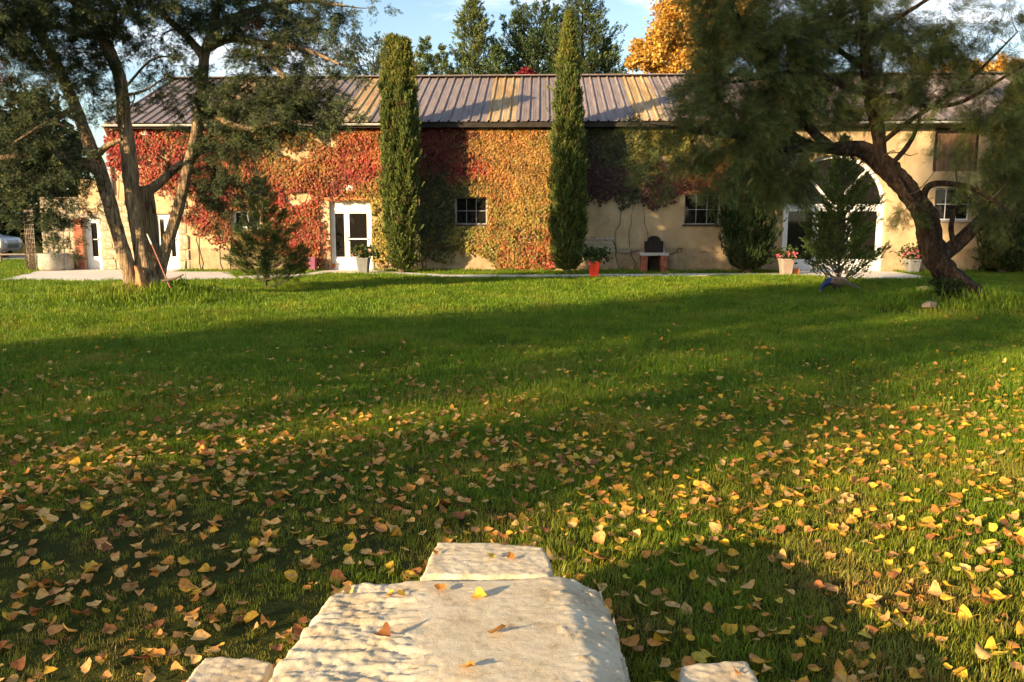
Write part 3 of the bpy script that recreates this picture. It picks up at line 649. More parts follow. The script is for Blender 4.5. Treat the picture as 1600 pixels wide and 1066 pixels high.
creeper('orange and green creeper covering the wall around the left grey window', 622, 866,
        [(622, 424), (650, 410), (700, 408), (716, 398), (745, 398), (780, 425), (850, 425), (866, 418)], 70000,
        [(660, 230, 50, DRED, 1.3), (690, 300, 60, SGR, 1.2), (690, 360, 60, SGR, 1.2), (690, 230, 40, DRED, 1.2), (735, 260, 30, RED, 1.6), (725, 215, 25, DRED, 1.2), (735, 230, 22, GRN, 1), (740, 297, 22, YEL, 1.6), (800, 240, 60, AMB, 1.7), (790, 215, 50, ORA, 1.0), (835, 290, 50, AMB, 1.4), (780, 290, 40, ORA, 1.2), (770, 355, 50, ORA, 1), (730, 380, 40, YEL, 1.1), (800, 340, 50, YEL, .8), (745, 365, 40, GRN, 1), (810, 390, 50, ORA, 1), (840, 395, 40, RED, .7), (800, 370, 60, GRN, .8), (790, 300, 160, GRN, .45), (790, 300, 160, DRED, .18), (790, 300, 160, YEL, .25)],  # darkest green laid where the cypress shade falls on the wall
        [(820, 368, 20, 16, .8), (785, 390, 14, 12, .7), (830, 335, 12, 8, .5), (690, 395, 30, 10, .5), (720, 400, 30, 12, .7), (770, 345, 8, 10, .5), (850, 405, 12, 10, .6)], 2, .42)
creeper('shade-toned green and purple creeper hanging above the barbecue and right grey window', 890, 1160,
        [(890, 335), (925, 322), (960, 312), (985, 318), (1010, 322), (1040, 326), (1062, 312), (1070, 306), (1122, 306), (1130, 360), (1160, 380)], 48000,
        [(930, 220, 50, SGR, 1.3), (940, 270, 45, PUR, 1.8), (970, 230, 50, GRN, .9), (980, 290, 40, SGR, 1.2), (1000, 200, 50, AMB, .5), (1020, 260, 40, GRN, 1), (1060, 220, 45, YEL, 1.2), (1070, 250, 40, GRN, 1.2), (1060, 295, 45, DRED, 1.7), (1040, 310, 40, PUR, 1.7), (1110, 285, 35, AMB, 1), (1100, 295, 40, DRED, 1.3), (1130, 340, 30, DRED, 1)],
        [(1093, 235, 16, 30, .9), (1115, 215, 20, 18, .6)], 3, .40, 1.6)

rng = np.random.default_rng(32)
def cypress(px, pyb, Y, h, r, label, n=15000, tops=((0, 0, 1.0),), cols=((.06, .09, .02), (.09, .125, .026), (.14, .155, .038)), sz=.145, group='tall columnar cypresses by the wall', pf=(.32, .62, .88, 1.0, .86, .62, .36, .04)):
    b0 = at(px, pyb, Y); b0.z = gzf(b0.x, b0.y); t = thing('cypress_tree', label, 'tree', b0, 0, group)
    Ps = []; Ds = []; Sc = []; Cs = []
    for dx, dy, hf in tops:
        m = int(n*hf/sum(q[2] for q in tops)); z = rng.uniform(0, 1, m)**.92; a = rng.uniform(0, 2*np.pi, m)
        prof = np.interp(z, [0, .03, .09, .3, .6, .8, .92, 1], pf)
        lump = 1+.14*np.sin(a*4+z*9+dx*9)+.13*np.sin(a*7-z*23)+.11*np.sin(a*2+z*40)+.08*np.sin(a*5+z*67)+.10*rng.normal(size=m)
        rr = r*prof*lump*np.where(rng.uniform(0, 1, m) < .68, 1, rng.uniform(.45, .95, m))
        bl = np.clip(z/.35, 0, 1)
        P = np.stack([rr*np.cos(a)+dx*bl, rr*np.sin(a)+dy*bl, .12+z*h*hf], 1)
        D = np.stack([np.cos(a)*.38, np.sin(a)*.38, np.ones(m)], 1)+rng.normal(0, .22, (m, 3)); D[z < .05, 2] *= .4
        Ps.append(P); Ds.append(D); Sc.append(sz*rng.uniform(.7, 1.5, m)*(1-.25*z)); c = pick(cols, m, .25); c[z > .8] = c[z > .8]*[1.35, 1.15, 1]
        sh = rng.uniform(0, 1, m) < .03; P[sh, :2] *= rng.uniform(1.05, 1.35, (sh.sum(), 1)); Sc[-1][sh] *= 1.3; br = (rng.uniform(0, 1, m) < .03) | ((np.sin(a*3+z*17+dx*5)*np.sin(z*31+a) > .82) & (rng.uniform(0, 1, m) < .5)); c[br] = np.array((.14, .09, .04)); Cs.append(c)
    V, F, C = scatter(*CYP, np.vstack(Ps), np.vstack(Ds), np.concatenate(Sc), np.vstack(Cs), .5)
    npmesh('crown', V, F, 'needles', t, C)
    ts = TubeSet()
    for k in range(7): a = k*.9; ts.add([(0, 0, -.1), (.08*math.cos(a), .08*math.sin(a), .2), (.22*r*math.cos(a), .22*r*math.sin(a), .8), (.3*r*math.cos(a), .3*r*math.sin(a), h*.6)], [.09, .05, .03, .01], 6)
    ts.build('trunk', 'twig', t); return t
BYc = lambda px: bw(wu(px), 0).y
cypress(628, 428, BYc(628)-1.15, 6.8, .31, 'tall green cypress with a split top beside the white glazed door', 30000, ((-.15, .05, 1.0), (.16, -.06, .985)), pf=(.34, .66, .9, 1.0, .98, .92, .78, .30))
cypress(886, 428, BYc(886)-1.15, 7.4, .385, 'tall slim cypress with a single point beside the red flower pot', 28000, ((-.03, 0, 1.0), (.07, .08, .80)))
cypress(1168, 424, BYc(1168)-.95, 5.0, .56, 'broad dark evergreen cypress between the right grey window and arched door', 15000, ((0, 0, 1.0), (.24, 0, .85), (-.26, 0, .8)), ((.022, .042, .012), (.034, .058, .016), (.05, .072, .02)))
cypress(1566, 424, BYc(1566)-.95, 5.6, .62, 'broad dark cypress at the right end of the barn wall', 13000, ((0, 0, 1.0), (.3, 0, .8)), ((.035, .055, .016), (.05, .075, .02), (.11, .11, .03)))

def conifer(px, pyb, Y, h, r, label, nb=150, per=70, cols=((.045, .075, .022), (.06, .095, .03), (.10, .13, .04)), sz=.34, up=.55, t0=.06, prof=((0, .75), (.15, 1), (.5, .72), (.8, .36), (1, .04)), group=None, name='conifer_tree', trunk='bark_dark', zb=None, tmpl=None, bare=0, tr=.035, loc=None):
    b0 = Vector(loc) if loc is not None else at(px, pyb, Y)
    if loc is None: b0.z = gzf(b0.x, b0.y) if zb is None else zb
    t = thing(name, label, 'tree', b0, 0, group); tmpl = tmpl or CON
    Ps = []; Ds = []; Sc = []; Cs = []; ts = TubeSet(); ts.add([(0, 0, -.2), (.01*h, 0, h*.5), (0, .005*h, h*.98)], [tr*h*.5, tr*h*.3, .01], 7)
    for k in range(nb):
        z = t0+(1-t0)*(k+rng.uniform(0, 1))/nb; z = min(z, .99); a = k*2.399+rng.normal(0, .3)
        ln = r*np.interp(z, [p for p, q in prof], [q for p, q in prof])*rng.uniform(.65, 1.2)
        e = up*rng.uniform(.6, 1.3)+.5*z; d = np.array([math.cos(a), math.sin(a), e]); st = np.array([0, 0, z*h-.25*ln*e])
        if st[2] < .05: st[2] = .05
        tt = np.linspace(0, 1, 6)[:, None]; pth = st+d*ln*tt+np.array([0, 0, -.18*ln])*(tt*(1-tt))*2
        ts.add(pth, [max(.02*ln, .008), .004], 4)
        m = int(per*(.3+ln/r)); s = rng.uniform(.25 if k % 3 else .1, 1, m)**.8; w = .32*ln*(1.05-s)+.05*r
        P = st+d*ln*s[:, None]+rng.normal(0, 1, (m, 3))*w[:, None]*[.55, .55, .4]
        Ps.append(P); Ds.append(d+rng.normal(0, .45, (m, 3))+[0, 0, .25]); Sc.append(sz*rng.uniform(.6, 1.3, m)*(.6+.4*ln/r)); Cs.append(pick(cols, m, .2)*rng.uniform(.75, 1.25))
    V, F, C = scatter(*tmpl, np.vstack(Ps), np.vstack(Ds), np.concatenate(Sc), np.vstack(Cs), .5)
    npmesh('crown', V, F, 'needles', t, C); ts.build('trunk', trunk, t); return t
# conifers beyond the roof
g_ = 'conifers standing behind the barn roof'
conifer(742, 380, 44, 12.6, 3.0, 'pale green conifer with a forked top behind the roof', 190, 60, group=g_, cols=((.06, .09, .025), (.085, .115, .035), (.13, .15, .05)), zb=0)
conifer(838, 380, 46, 12.3, 3.0, 'dark green conifer with a blunt top behind the roof', 190, 60, group=g_, cols=((.035, .06, .02), (.05, .08, .028), (.08, .105, .04)), prof=((0, .8), (.5, .9), (.85, .62), (1, .3)), zb=0)
conifer(905, 380, 45, 13.9, 3.5, 'tallest dark conifer behind the slim single cypress', 210, 66, group=g_, cols=((.04, .065, .02), (.055, .085, .028), (.09, .11, .04)), zb=0)
conifer(668, 380, 43, 10.5, 1.7, 'small pointed pale conifer just right of the split cypress', 90, 60, group=g_, cols=((.07, .10, .03), (.10, .13, .04)), zb=0)
conifer(693, 380, 43, 10.1, 1.6, 'second small pale conifer beside the forked one', 90, 55, group=g_, cols=((.07, .10, .03), (.11, .13, .04)), zb=0)
conifer(775, 380, 42, 9.9, 1.7, 'low bushy conifer between the forked and the blunt one', 90, 55, group=g_, zb=0)
conifer(942, 380, 47, 11.2, 2.3, 'lower conifer at the right edge of the group behind the roof', 110, 55, group=g_, cols=((.05, .075, .022), (.075, .10, .03)), zb=0)
conifer(590, 380, 60, 13.6, 2.4, 'distant dark tree peeping over the roof left of the split cypress', 90, 40, cols=((.03, .045, .03), (.045, .06, .04)), zb=0, prof=((0, .6), (.7, 1), (.9, .8), (1, .3)))

def broadleaf(pos, h, blobs, cols, label, nleaf, sz, name, group=None, loose=45, mat='leafage', tr=.02, trunk='bark_dark', cat='tree'):
    """blobs: (dx, dy, z, r) clumps about the trunk foot"""
    t = thing(name, label, cat, pos, 0, group); ts = TubeSet(); ts.add(spline([(0, 0, -.3), (.1, 0, h*.3), (0, .1, h*.6), (0, 0, h*.92)], 4), [tr*h, tr*h*.7, tr*h*.4, .02], 8, .05)
    Ps = []; Cs = []; tot = sum(b[3]**2 for b in blobs)
    for dx, dy, z, r in blobs:
        m = int(nleaf*r*r/tot); k = max(4, m//loose); ctr = ball(k)*r*[1, 1, .85]+[dx, dy, z]; i = rng.integers(0, k, m)
        Ps.append(ctr[i]+rng.normal(0, 1, (m, 3))*r*.17); Cs.append(pick(cols, m, .2)*rng.uniform(.7, 1.25, k)[i][:, None])
        s = np.array([0, 0, min(z*.7, h*.85)]); e = np.array([dx, dy, z]); ts.add(spline([s, (s+e)/2+[0, 0, -.1*r], e], 3), [.02*r+.02, .012], 5)
        for q in range(min(k, 14)): ts.add([e, (e+ctr[q])/2+rng.normal(0, .05*r, 3), ctr[q]], [.012, .005], 4)
    P = np.vstack(Ps); m = len(P)
    V, F, C = scatter(*KITE, P, rng.normal(0, 1, (m, 3))+[0, 0, -.4], sz*rng.uniform(.7, 1.3, m), np.vstack(Cs), .1)
    npmesh('crown', V, F, mat, t, C); ts.build('trunk', trunk, t); return t
def px_blobs(base, items, Y):
    out = []
    for px, py, rp, dy in items:
        p = at(px, py, Y+dy); out.append((p.x-base[0], p.y-base[1], p.z-base[2], rp*(Y+dy)/FPX))
    return out
GOLD = ((.55, .30, .045), (.62, .38, .07), (.45, .24, .04), (.52, .36, .12))
bp_ = at(1085, 345, 40); bp_.z = 0
broadleaf(bp_, 13.5, px_blobs(bp_, [(1060, 20, 34, 0), (1040, 55, 30, .5), (1015, 90, 22, -.5), (1055, 85, 28, 1), (1085, 45, 36, 1), (1095, 95, 34, 0), (1075, -25, 36, 0), (1110, 0, 40, 1), (1130, 60, 40, .5), (1000, 72, 14, 0), (990, 98, 12, 0), (1040, 110, 24, 0), (1120, -60, 44, 0), (1150, 20, 40, 0)], 40), GOLD, 'golden autumn tree rising behind the barn roof right of the conifers', 60000, .135, 'autumn_tree')
bp_ = at(1500, 345, 42); bp_.z = 0
broadleaf(bp_, 9.4, px_blobs(bp_, [(1450, 112, 14, 0), (1490, 116, 22, 0), (1530, 112, 18, .5), (1570, 106, 20, 0), (1600, 108, 18, 0), (1640, 100, 24, 0), (1500, 140, 40, 0), (1580, 140, 40, 0)], 42), GOLD, 'low amber autumn tree showing above the right end of the roof', 26000, .14, 'autumn_tree')
bp_ = at(822, 345, 37); bp_.z = 0
broadleaf(bp_, 8.3, px_blobs(bp_, [(822, 116, 10, 0), (815, 121, 9, 0), (830, 121, 9, 0), (822, 140, 20, 0)], 37), ((.30, .03, .04), (.22, .02, .035), (.38, .06, .06)), 'small crimson bush peeping over the roof ridge between conifers', 5000, .13, 'crimson_shrub', cat='shrub')
# dark trees and hedge beyond the drive at the far left
HED = ((.035, .05, .018), (.05, .065, .02), (.075, .08, .025))
for px, Y, h, r, lb in ((-70, 52, 9.5, 3.6, 'dark hedge tree beyond the parked car at the left edge'), (15, 56, 8.0, 3.2, 'dark hedge tree beyond the trellis behind the car'), (90, 58, 9.0, 3.4, 'dark hedge tree just left of the barn end beyond the drive')):
    b0 = at(px, 345, Y); b0.z = 0
    broadleaf(b0, h, [(rng.normal(0, r*.35), rng.normal(0, r*.3), z, r*.55) for z in np.linspace(.8, h, 9)], HED, lb, 9000, .34, 'hedge_tree', 'dark trees beyond the drive')

# ---- trees made of limbs drawn through space with foliage tufts hung on them
class Limbed:
    def __init__(s, t, bark): s.t = t; s.bark = bark; s.pts = []; s.tw = TubeSet(); s.base = np.array(t.location)
    def limb(s, P, rad, name='limb', rough=.07, n=14, mat=None):
        W = [np.array(at(*p)) if len(p) == 3 else np.array(p[:3]) for p in P]; S = spline(W, 7)-s.base
        rr = np.interp(np.linspace(0, 1, len(S)), np.linspace(0, 1, len(rad)), rad)
        V, F = tube_np(S, rad, n, rough); npmesh(name, V, F, mat or s.bark, s.t, smooth=True).data.validate()
        for p, r in zip(S, rr): s.pts.append((*p, r))
        return S
    def twig(s, e, r0=.02, sag=0.0, k=5):
        A = np.array(s.pts); d = np.linalg.norm(A[:, :3]-e, axis=1)+.6*(A[:, 2] > e[2]+.3); i = int(np.argmin(d)); p = A[i, :3]
        mid = (p+e)/2+rng.normal(0, .09, 3)*np.linalg.norm(e-p)+[0, 0, sag]; S = spline([p, mid, e], 4); r0 = min(r0, A[i, 3]*.8)
        s.tw.add(S, [r0, r0*.35], k)
        for q in S[2:]: s.pts.append((*q, r0*.5))
    def finish(s): s.tw.build('branches', 'twig', s.t)
def tufts(items, Y0, base, tuft_n, spray_n, tmpl, cols, sz, tsize, droop, tree, twig_r=.02, inward=None, dens=1.0):
    Ps = []; Ds = []; Sc = []; Cs = []
    for it in items:
        px, py, rx, ry, dy, wt = it[:6]; c = np.array(at(px, py, Y0+dy)); s = (Y0+dy)/FPX; rad = np.array([rx*s, .75*(rx+ry)/2*s, ry*s])
        k = max(3, int(tuft_n*wt*dens*rx*ry/1600)); ctr = c+ball(k)*rad*1.15
        tree.twig(c-base, twig_r)
        for q in range(k):
            if q % 3 == 0: tree.twig(ctr[q]-base, twig_r*.45, k=4)
        m = spray_n; ax = unit((ctr-c)*[1, 1, .6]+rng.normal(0, .25, (k, 3))*rad.mean()+np.array([0, 0, droop])*rad.mean())
        s_ = rng.uniform(0, 1, (k, m, 1)); P = ctr[:, None]+ax[:, None]*tsize*(s_-.5)*1.6+rng.normal(0, tsize*.30, (k, m, 3))
        D = ax[:, None]+rng.normal(0, .5, (k, m, 3)); cc = pick(cols, k*m, .2).reshape(k, m, 3)*rng.uniform(.65, 1.35, (k, 1, 1))*(.7+.6*s_)
        Ps.append(P.reshape(-1, 3)); Ds.append(D.reshape(-1, 3)); Sc.append((sz*rng.uniform(.6, 1.35, (k, m))).ravel()); Cs.append(cc.reshape(-1, 3))
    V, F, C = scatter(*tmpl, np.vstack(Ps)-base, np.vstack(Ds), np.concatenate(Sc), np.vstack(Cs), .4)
    return V, F, C
# juniper, left: three trunks from one stool, a broken fourth behind
JY = 16.4; rng = np.random.default_rng(33)
jb0 = at(228, 455, JY); jb0.z = gzf(jb0.x, jb0.y)
jun = thing('juniper_tree', 'old multi-trunked juniper on the grassy mound at left', 'tree', jb0)
J = Limbed(jun, 'bark_juniper')
J.limb([(214, 470, JY-.15), (206, 440, JY-.15), (190, 385, JY-.15), (172, 320, JY-.1), (155, 262, JY), (138, 220, JY), (115, 160, JY+.1), (78, 80, JY+.2), (45, 20, JY+.3), (20, -50, JY+.4)], [.185, .14, .125, .125, .12, .115, .105, .09, .08, .05], 'trunk', .13, 22)
J.limb([(240, 466, JY), (230, 435, JY), (218, 380, JY+.05), (208, 310, JY+.1), (203, 250, JY+.1), (195, 190, JY+.1), (186, 120, JY), (160, 60, JY-.1), (130, 10, JY-.2), (120, -80, JY-.2)], [.22, .165, .138, .138, .135, .125, .115, .10, .09, .06], 'trunk', .13, 22)
J.limb([(246, 462, JY+.3), (250, 430, JY+.3), (262, 382, JY+.3), (279, 325, JY+.3), (294, 260, JY+.3), (308, 200, JY+.2), (315, 140, JY+.2), (320, 85, JY+.2), (332, 45, JY+.1), (345, -30, JY), (350, -120, JY)], [.155, .12, .103, .103, .103, .103, .10, .09, .085, .07, .05], 'trunk', .13, 20)
J.limb([(250, 455, JY+.5), (240, 400, JY+.55), (233, 340, JY+.6), (228, 300, JY+.6), (226, 291, JY+.6)], [.16, .15, .15, .14, .12], 'trunk')
J.limb([(224, 468, JY-.33), (222, 448, JY-.30), (216, 424, JY-.26), (212, 416, JY-.2)], [.13, .11, .06, .02], 'split_bark', .28, 16, mat='bark_split')
J.limb([(228, 300, JY+.6), (250, 286, JY+.7), (275, 262, JY+.9), (320, 235, JY+1.2), (365, 225, JY+1.5)], [.10, .09, .08, .06, .03])
J.limb([(157, 268, JY), (135, 258, JY-.3), (95, 246, JY-.6), (50, 243, JY-.9), (-10, 250, JY-1.2)], [.11, .12, .11, .09, .05])
J.limb([(120, 165, JY+.1), (90, 185, JY-.5), (60, 200, JY-.9), (20, 225, JY-1.2)], [.06, .05, .04, .02])
J.limb([(320, 90, JY+.2), (290, 55, JY+.3), (262, 30, JY+.5), (230, 0, JY+.6)], [.09, .07, .06, .03])
J.limb([(322, 75, JY+.2), (360, 60, JY), (410, 68, JY-.2), (470, 75, JY-.4), (530, 100, JY-.5)], [.10, .08, .07, .05, .02])
J.limb([(312, 165, JY+.2), (350, 190, JY), (390, 200, JY-.1), (450, 190, JY-.2), (520, 195, JY-.3)], [.07, .06, .05, .04, .015])
J.limb([(335, 40, JY+.1), (400, 15, JY), (470, 0, JY), (540, 10, JY)], [.08, .07, .05, .02])
J.limb([(445, 122, JY-.3), (420, 95, JY-.3), (400, 80, JY-.3)], [.05, .04, .03]); J.limb([(190, 150, JY), (225, 142, JY-.3), (262, 118, JY-.4)], [.03, .025, .01]); J.limb([(195, 138, JY), (240, 92, JY-.3), (290, 92, JY-.4)], [.025, .02, .01])
J.limb([(150, 245, JY), (168, 228, JY-.5), (190, 218, JY-.7)], [.07, .06, .03])
J.limb([(165, 60, JY), (120, 50, JY-.3), (70, 35, JY-.5), (10, 30, JY-.8)], [.08, .06, .04, .02])
JI = [(40, 30, 70, 45, -.5, 1.2), (150, 20, 80, 40, -.3, 1.1), (250, 12, 80, 32, .3, 1.0), (350, 18, 80, 33, 0, 1.2), (450, 22, 80, 40, 0, 1.2), (530, 42, 45, 35, 0, .7), (100, 85, 60, 32, .3, 1.1), (150, 62, 45, 28, 0, 1), (15, 90, 40, 45, -.8, .9), (60, 180, 55, 35, -.8, .7), (30, 230, 50, 45, -1, 1.0), (80, 262, 55, 38, -.8, 1.0), (20, 312, 45, 38, -1, 1.0), (100, 322, 42, 28, -.6, .9), (60, 350, 40, 22, -.8, .8), (110, 118, 50, 28, .2, .9), (140, 155, 30, 28, .2, .5), (270, 92, 40, 30, -.2, .6), (400, 58, 70, 40, -.2, 1.2), (470, 72, 60, 40, -.3, 1.1), (545, 108, 40, 26, -.4, .7), (512, 142, 30, 40, -.3, .7), (430, 108, 50, 28, -.2, 1.1), (400, 160, 75, 34, 0, 1.8), (470, 180, 68, 32, -.2, 1.8), (440, 140, 60, 30, -.1, 1.0), (360, 205, 55, 45, .3, 1.5), (352, 262, 52, 48, .6, 1.4), (372, 312, 42, 36, .8, 1.0), (325, 322, 34, 34, .8, .7), (530, 190, 36, 16, -.3, .7), (500, 212, 30, 13, -.3, .6), (420, 218, 48, 22, 0, 1.3), (500, 165, 40, 26, -.2, 1.0), (245, 135, 28, 20, -.3, .35), (272, 270, 26, 34, .9, .5), (100, 372, 28, 28, -.6, .9), (130, 300, 36, 28, -.4, .5), (585, 12, 22, 12, 0, .5), (570, 80, 26, 14, -.4, .4), (300, 150, 22, 30, .2, .35), (345, 130, 36, 28, 0, .8), (235, 118, 34, 24, -.2, .5), (265, 160, 36, 24, -.1, .5), (165, 110, 36, 40, -.3, .8), (205, 165, 26, 20, -.3, .35), (150, 185, 26, 24, -.3, .5), (300, 205, 26, 30, .3, .6), (250, 60, 50, 26, .2, .7), (20, 150, 40, 30, -.9, .45), (80, 130, 40, 30, -.6, .6), (195, 20, 50, 40, .5, .9), (300, 40, 40, 25, .3, .8),
      (60, -50, 80, 50, 0, .7), (190, -60, 90, 50, 0, .7), (330, -60, 90, 50, 0, .7), (460, -50, 80, 40, 0, .6), (250, -140, 110, 60, 0, .5), (120, -130, 80, 50, 0, .5), (380, -130, 80, 50, 0, .5), (-60, 80, 60, 80, -.8, .7), (-60, 230, 60, 70, -.9, .7), (20, 40, 70, 45, -1.4, 1.1), (-70, 20, 80, 60, -2, 1.1), (100, 8, 70, 36, -1.2, .9), (230, -30, 80, 40, -1.3, .9), (-20, -70, 90, 60, -2, .9), (120, -80, 90, 50, -1.8, .9)]  # last clumps added sunward, mostly out of view, to shade the trunks
JC = ((.038, .058, .028), (.05, .072, .034), (.068, .088, .040), (.11, .12, .042))
V, F, C = tufts(JI, JY, J.base, 38, 42, JUN, JC, .085, .15, -.3, J)
npmesh('crown', V, F, 'needles', jun, C)
rust = [(14, 110, 10, 22, -.9, 1.5), (395, 40, 10, 10, -.5, 1)]
V, F, C = tufts(rust, JY, J.base, 14, 24, JUN, ((.22, .085, .04), (.16, .06, .03)), .09, .1, -.6, J); npmesh('dead_sprays', V, F, 'needles', jun, C)
J.finish()

# tamarisk, right: a leaning, arching trunk with feathery grey-green plumes
TY = 15.6; rng = np.random.default_rng(34)
tb0 = at(1505, 468, TY); tb0.z = gzf(tb0.x, tb0.y)
tam = thing('tamarisk_tree', 'dark leaning tamarisk arching over the lawn at right', 'tree', tb0)
T = Limbed(tam, 'bark_dark')
T.limb([(1518, 482, TY), (1502, 452, TY), (1470, 415, TY), (1456, 380, TY), (1447, 338, TY), (1417, 298, TY), (1385, 264, TY-.05), (1350, 236, TY-.1), (1305, 232, TY-.2), (1262, 226, TY-.3), (1230, 205, TY-.4)], [.34, .26, .215, .185, .195, .19, .165, .14, .11, .085, .05], 'trunk', .2, 26)
T.limb([(1462, 402, TY), (1490, 385, TY+.1), (1520, 358, TY+.2), (1550, 335, TY+.3), (1600, 318, TY+.5), (1660, 300, TY+.6)], [.16, .14, .13, .12, .09, .05])
T.limb([(1376, 246, TY), (1372, 205, TY), (1360, 160, TY), (1352, 100, TY-.1), (1350, 40, TY-.2), (1345, -60, TY-.3)], [.12, .12, .105, .09, .075, .05])
T.limb([(1358, 165, TY), (1375, 155, TY-.2), (1400, 150, TY-.4), (1440, 165, TY-.6), (1500, 160, TY-.9), (1570, 120, TY-1.2), (1640, 80, TY-1.4)], [.05, .05, .045, .04, .035, .025, .01])
T.limb([(1375, 225, TY), (1420, 190, TY-.3), (1480, 150, TY-.6), (1530, 110, TY-.8), (1590, 50, TY-1)], [.05, .045, .04, .03, .01])
T.limb([(1354, 110, TY), (1320, 85, TY+.1), (1280, 60, TY+.2), (1230, 45, TY+.3)], [.06, .05, .04, .02])
T.limb([(1356, 150, TY), (1310, 130, TY-.2), (1260, 110, TY-.4), (1200, 120, TY-.6), (1130, 130, TY-.8)], [.07, .06, .05, .04, .02])
T.limb([(1265, 228, TY-.3), (1220, 235, TY-.6), (1160, 215, TY-.9), (1090, 205, TY-1.1), (1020, 195, TY-1.3)], [.08, .07, .05, .04, .01])
T.limb([(1300, 232, TY-.2), (1265, 200, TY-.4), (1240, 150, TY-.5), (1190, 80, TY-.6), (1150, 20, TY-.7), (1130, -60, TY-.7)], [.09, .08, .07, .05, .04, .02])
T.limb([(1440, 330, TY), (1450, 292, TY-.2), (1490, 288, TY-.4), (1530, 300, TY-.5), (1575, 330, TY-.6)], [.06, .06, .05, .04, .02])
T.limb([(1400, 268, TY-.1), (1416, 300, TY-.4), (1440, 325, TY-.5), (1470, 345, TY-.6)], [.03, .03, .025, .01]); T.limb([(1452, 360, TY-.2), (1440, 330, TY-.3), (1420, 305, TY-.35)], [.05, .045, .02])
T.limb([(1352, 60, TY-.1), (1400, 30, TY-.2), (1460, -10, TY-.4), (1500, -60, TY-.5)], [.05, .04, .03, .02])
T.limb([(1395, 255, TY), (1420, 225, TY+.2), (1436, 190, TY+.3), (1440, 150, TY+.3)], [.05, .045, .03, .01]); T.limb([(1492, 388, TY), (1486, 355, TY-.1), (1495, 325, TY-.2), (1515, 308, TY-.3)], [.05, .045, .04, .02])
TI = [(1130, 60, 60, 60, -.6, 1.2), (1200, 50, 70, 55, -.5, 1.3), (1280, 30, 70, 40, 0, 1.1), (1120, 140, 55, 50, -.9, 1.1), (1180, 140, 60, 60, -.6, 1.3), (1240, 130, 50, 50, -.5, 1.3), (1160, 220, 60, 50, -.9, 1.1), (1220, 220, 50, 50, -.5, 1.2), (1090, 200, 40, 40, -1, .6), (1035, 180, 40, 26, -1.2, .4), (1000, 205, 36, 22, -1.3, .45), (1140, 285, 45, 34, -.9, .6), (1195, 285, 45, 40, -.6, .75), (1060, 245, 36, 28, -1.1, .4), (1240, 300, 32, 45, -.4, .6), (1022, 292, 26, 34, -1.3, .35), (1310, 110, 45, 40, .6, 1.1), (1330, 180, 45, 36, .5, .5), (1405, 60, 55, 50, .6, 1.3), (1440, 110, 50, 40, -.6, 1.2), (1465, 40, 40, 40, -.4, .7), (1335, 30, 50, 40, .6, 1.0), (1295, 190, 36, 30, .4, .5), (1400, 150, 45, 36, -.3, .6), (1465, 175, 55, 36, -.7, .55), (1540, 130, 50, 40, -1, .6), (1560, 200, 50, 55, -.8, .7), (1585, 265, 40, 45, -.6, .5), (1510, 245, 40, 36, -.6, .4), (1412, 330, 26, 17, -.3, .8), (1540, 315, 50, 24, -.3, .5), (1250, 60, 60, 50, 0, 1.2), (1580, 20, 30, 20, -1, .5), (1580, 345, 40, 24, 0, .4), (1375, 95, 35, 45, .6, .8), (1285, 150, 45, 36, -.4, .9), (1500, 80, 45, 38, -.8, .7), (1560, 60, 45, 30, -1, .5), (1375, 30, 36, 40, -.3, .8), (1340, 120, 30, 40, -.3, .5), (1255, 250, 26, 34, -.3, .6),
      (1130, -50, 80, 60, -.5, .8), (1250, -60, 80, 60, 0, .8), (1370, -60, 80, 60, -.2, .7), (1490, -60, 70, 50, -.4, .5), (1640, 150, 50, 90, -1, .5), (1640, 270, 50, 60, -.6, .5), (1300, -140, 120, 60, 0, .5)]
TC = ((.07, .10, .032), (.09, .125, .038), (.11, .14, .044), (.13, .14, .04), (.17, .145, .035))
V, F, C = tufts(TI, TY, T.base, 24, 44, TAM, TC, .18, .20, -.6, T, .016)
npmesh('crown', V, F, 'needles_soft', tam, C)
V, F, C = tufts([(1455, 108, 14, 18, -.5, 1.3), (1440, 150, 14, 14, -.5, .6)], TY, T.base, 14, 20, TAM, ((.20, .07, .03), (.14, .05, .03)), .12, .12, -.6, T, .01); npmesh('dead_sprays', V, F, 'needles', tam, C)
# long bare whips, seen against roof and wall
for k in range(150):
    px = rng.uniform(1270, 1640) if k % 3 else rng.uniform(1000, 1280); py = rng.uniform(20, 340); T.twig(np.array(at(px, py, TY+rng.uniform(-1.4, .6)))-T.base, .013, rng.uniform(-.1, .25), 4)
T.finish()
# ivy at the foot of the tamarisk
iv = thing('ivy', 'dark ivy climbing the foot of the leaning tree trunk', 'ivy', tb0); m = 900
P = np.array([at(1487-16*w+26*q, 452-22*w, TY-.33-.06*abs(e)+.10*abs(q)) for q, w, e in zip(rng.uniform(-1, 1, m), rng.uniform(-1, 1, m)**2*1.6-.8, rng.normal(0, .6, m))])
P[:, 2] = np.maximum(P[:, 2], gz(P[:, 0], P[:, 1])+.03)
V, F, C = scatter(*LOBED, P-np.array(tb0), rng.normal(0, .6, (m, 3))+[0, -.5, -.6], rng.uniform(.04, .075, m), pick(((.03, .05, .015), (.05, .075, .02)), m), .1); o = npmesh('foliage', V, F, 'leafage', iv, C); o['kind'] = 'stuff'

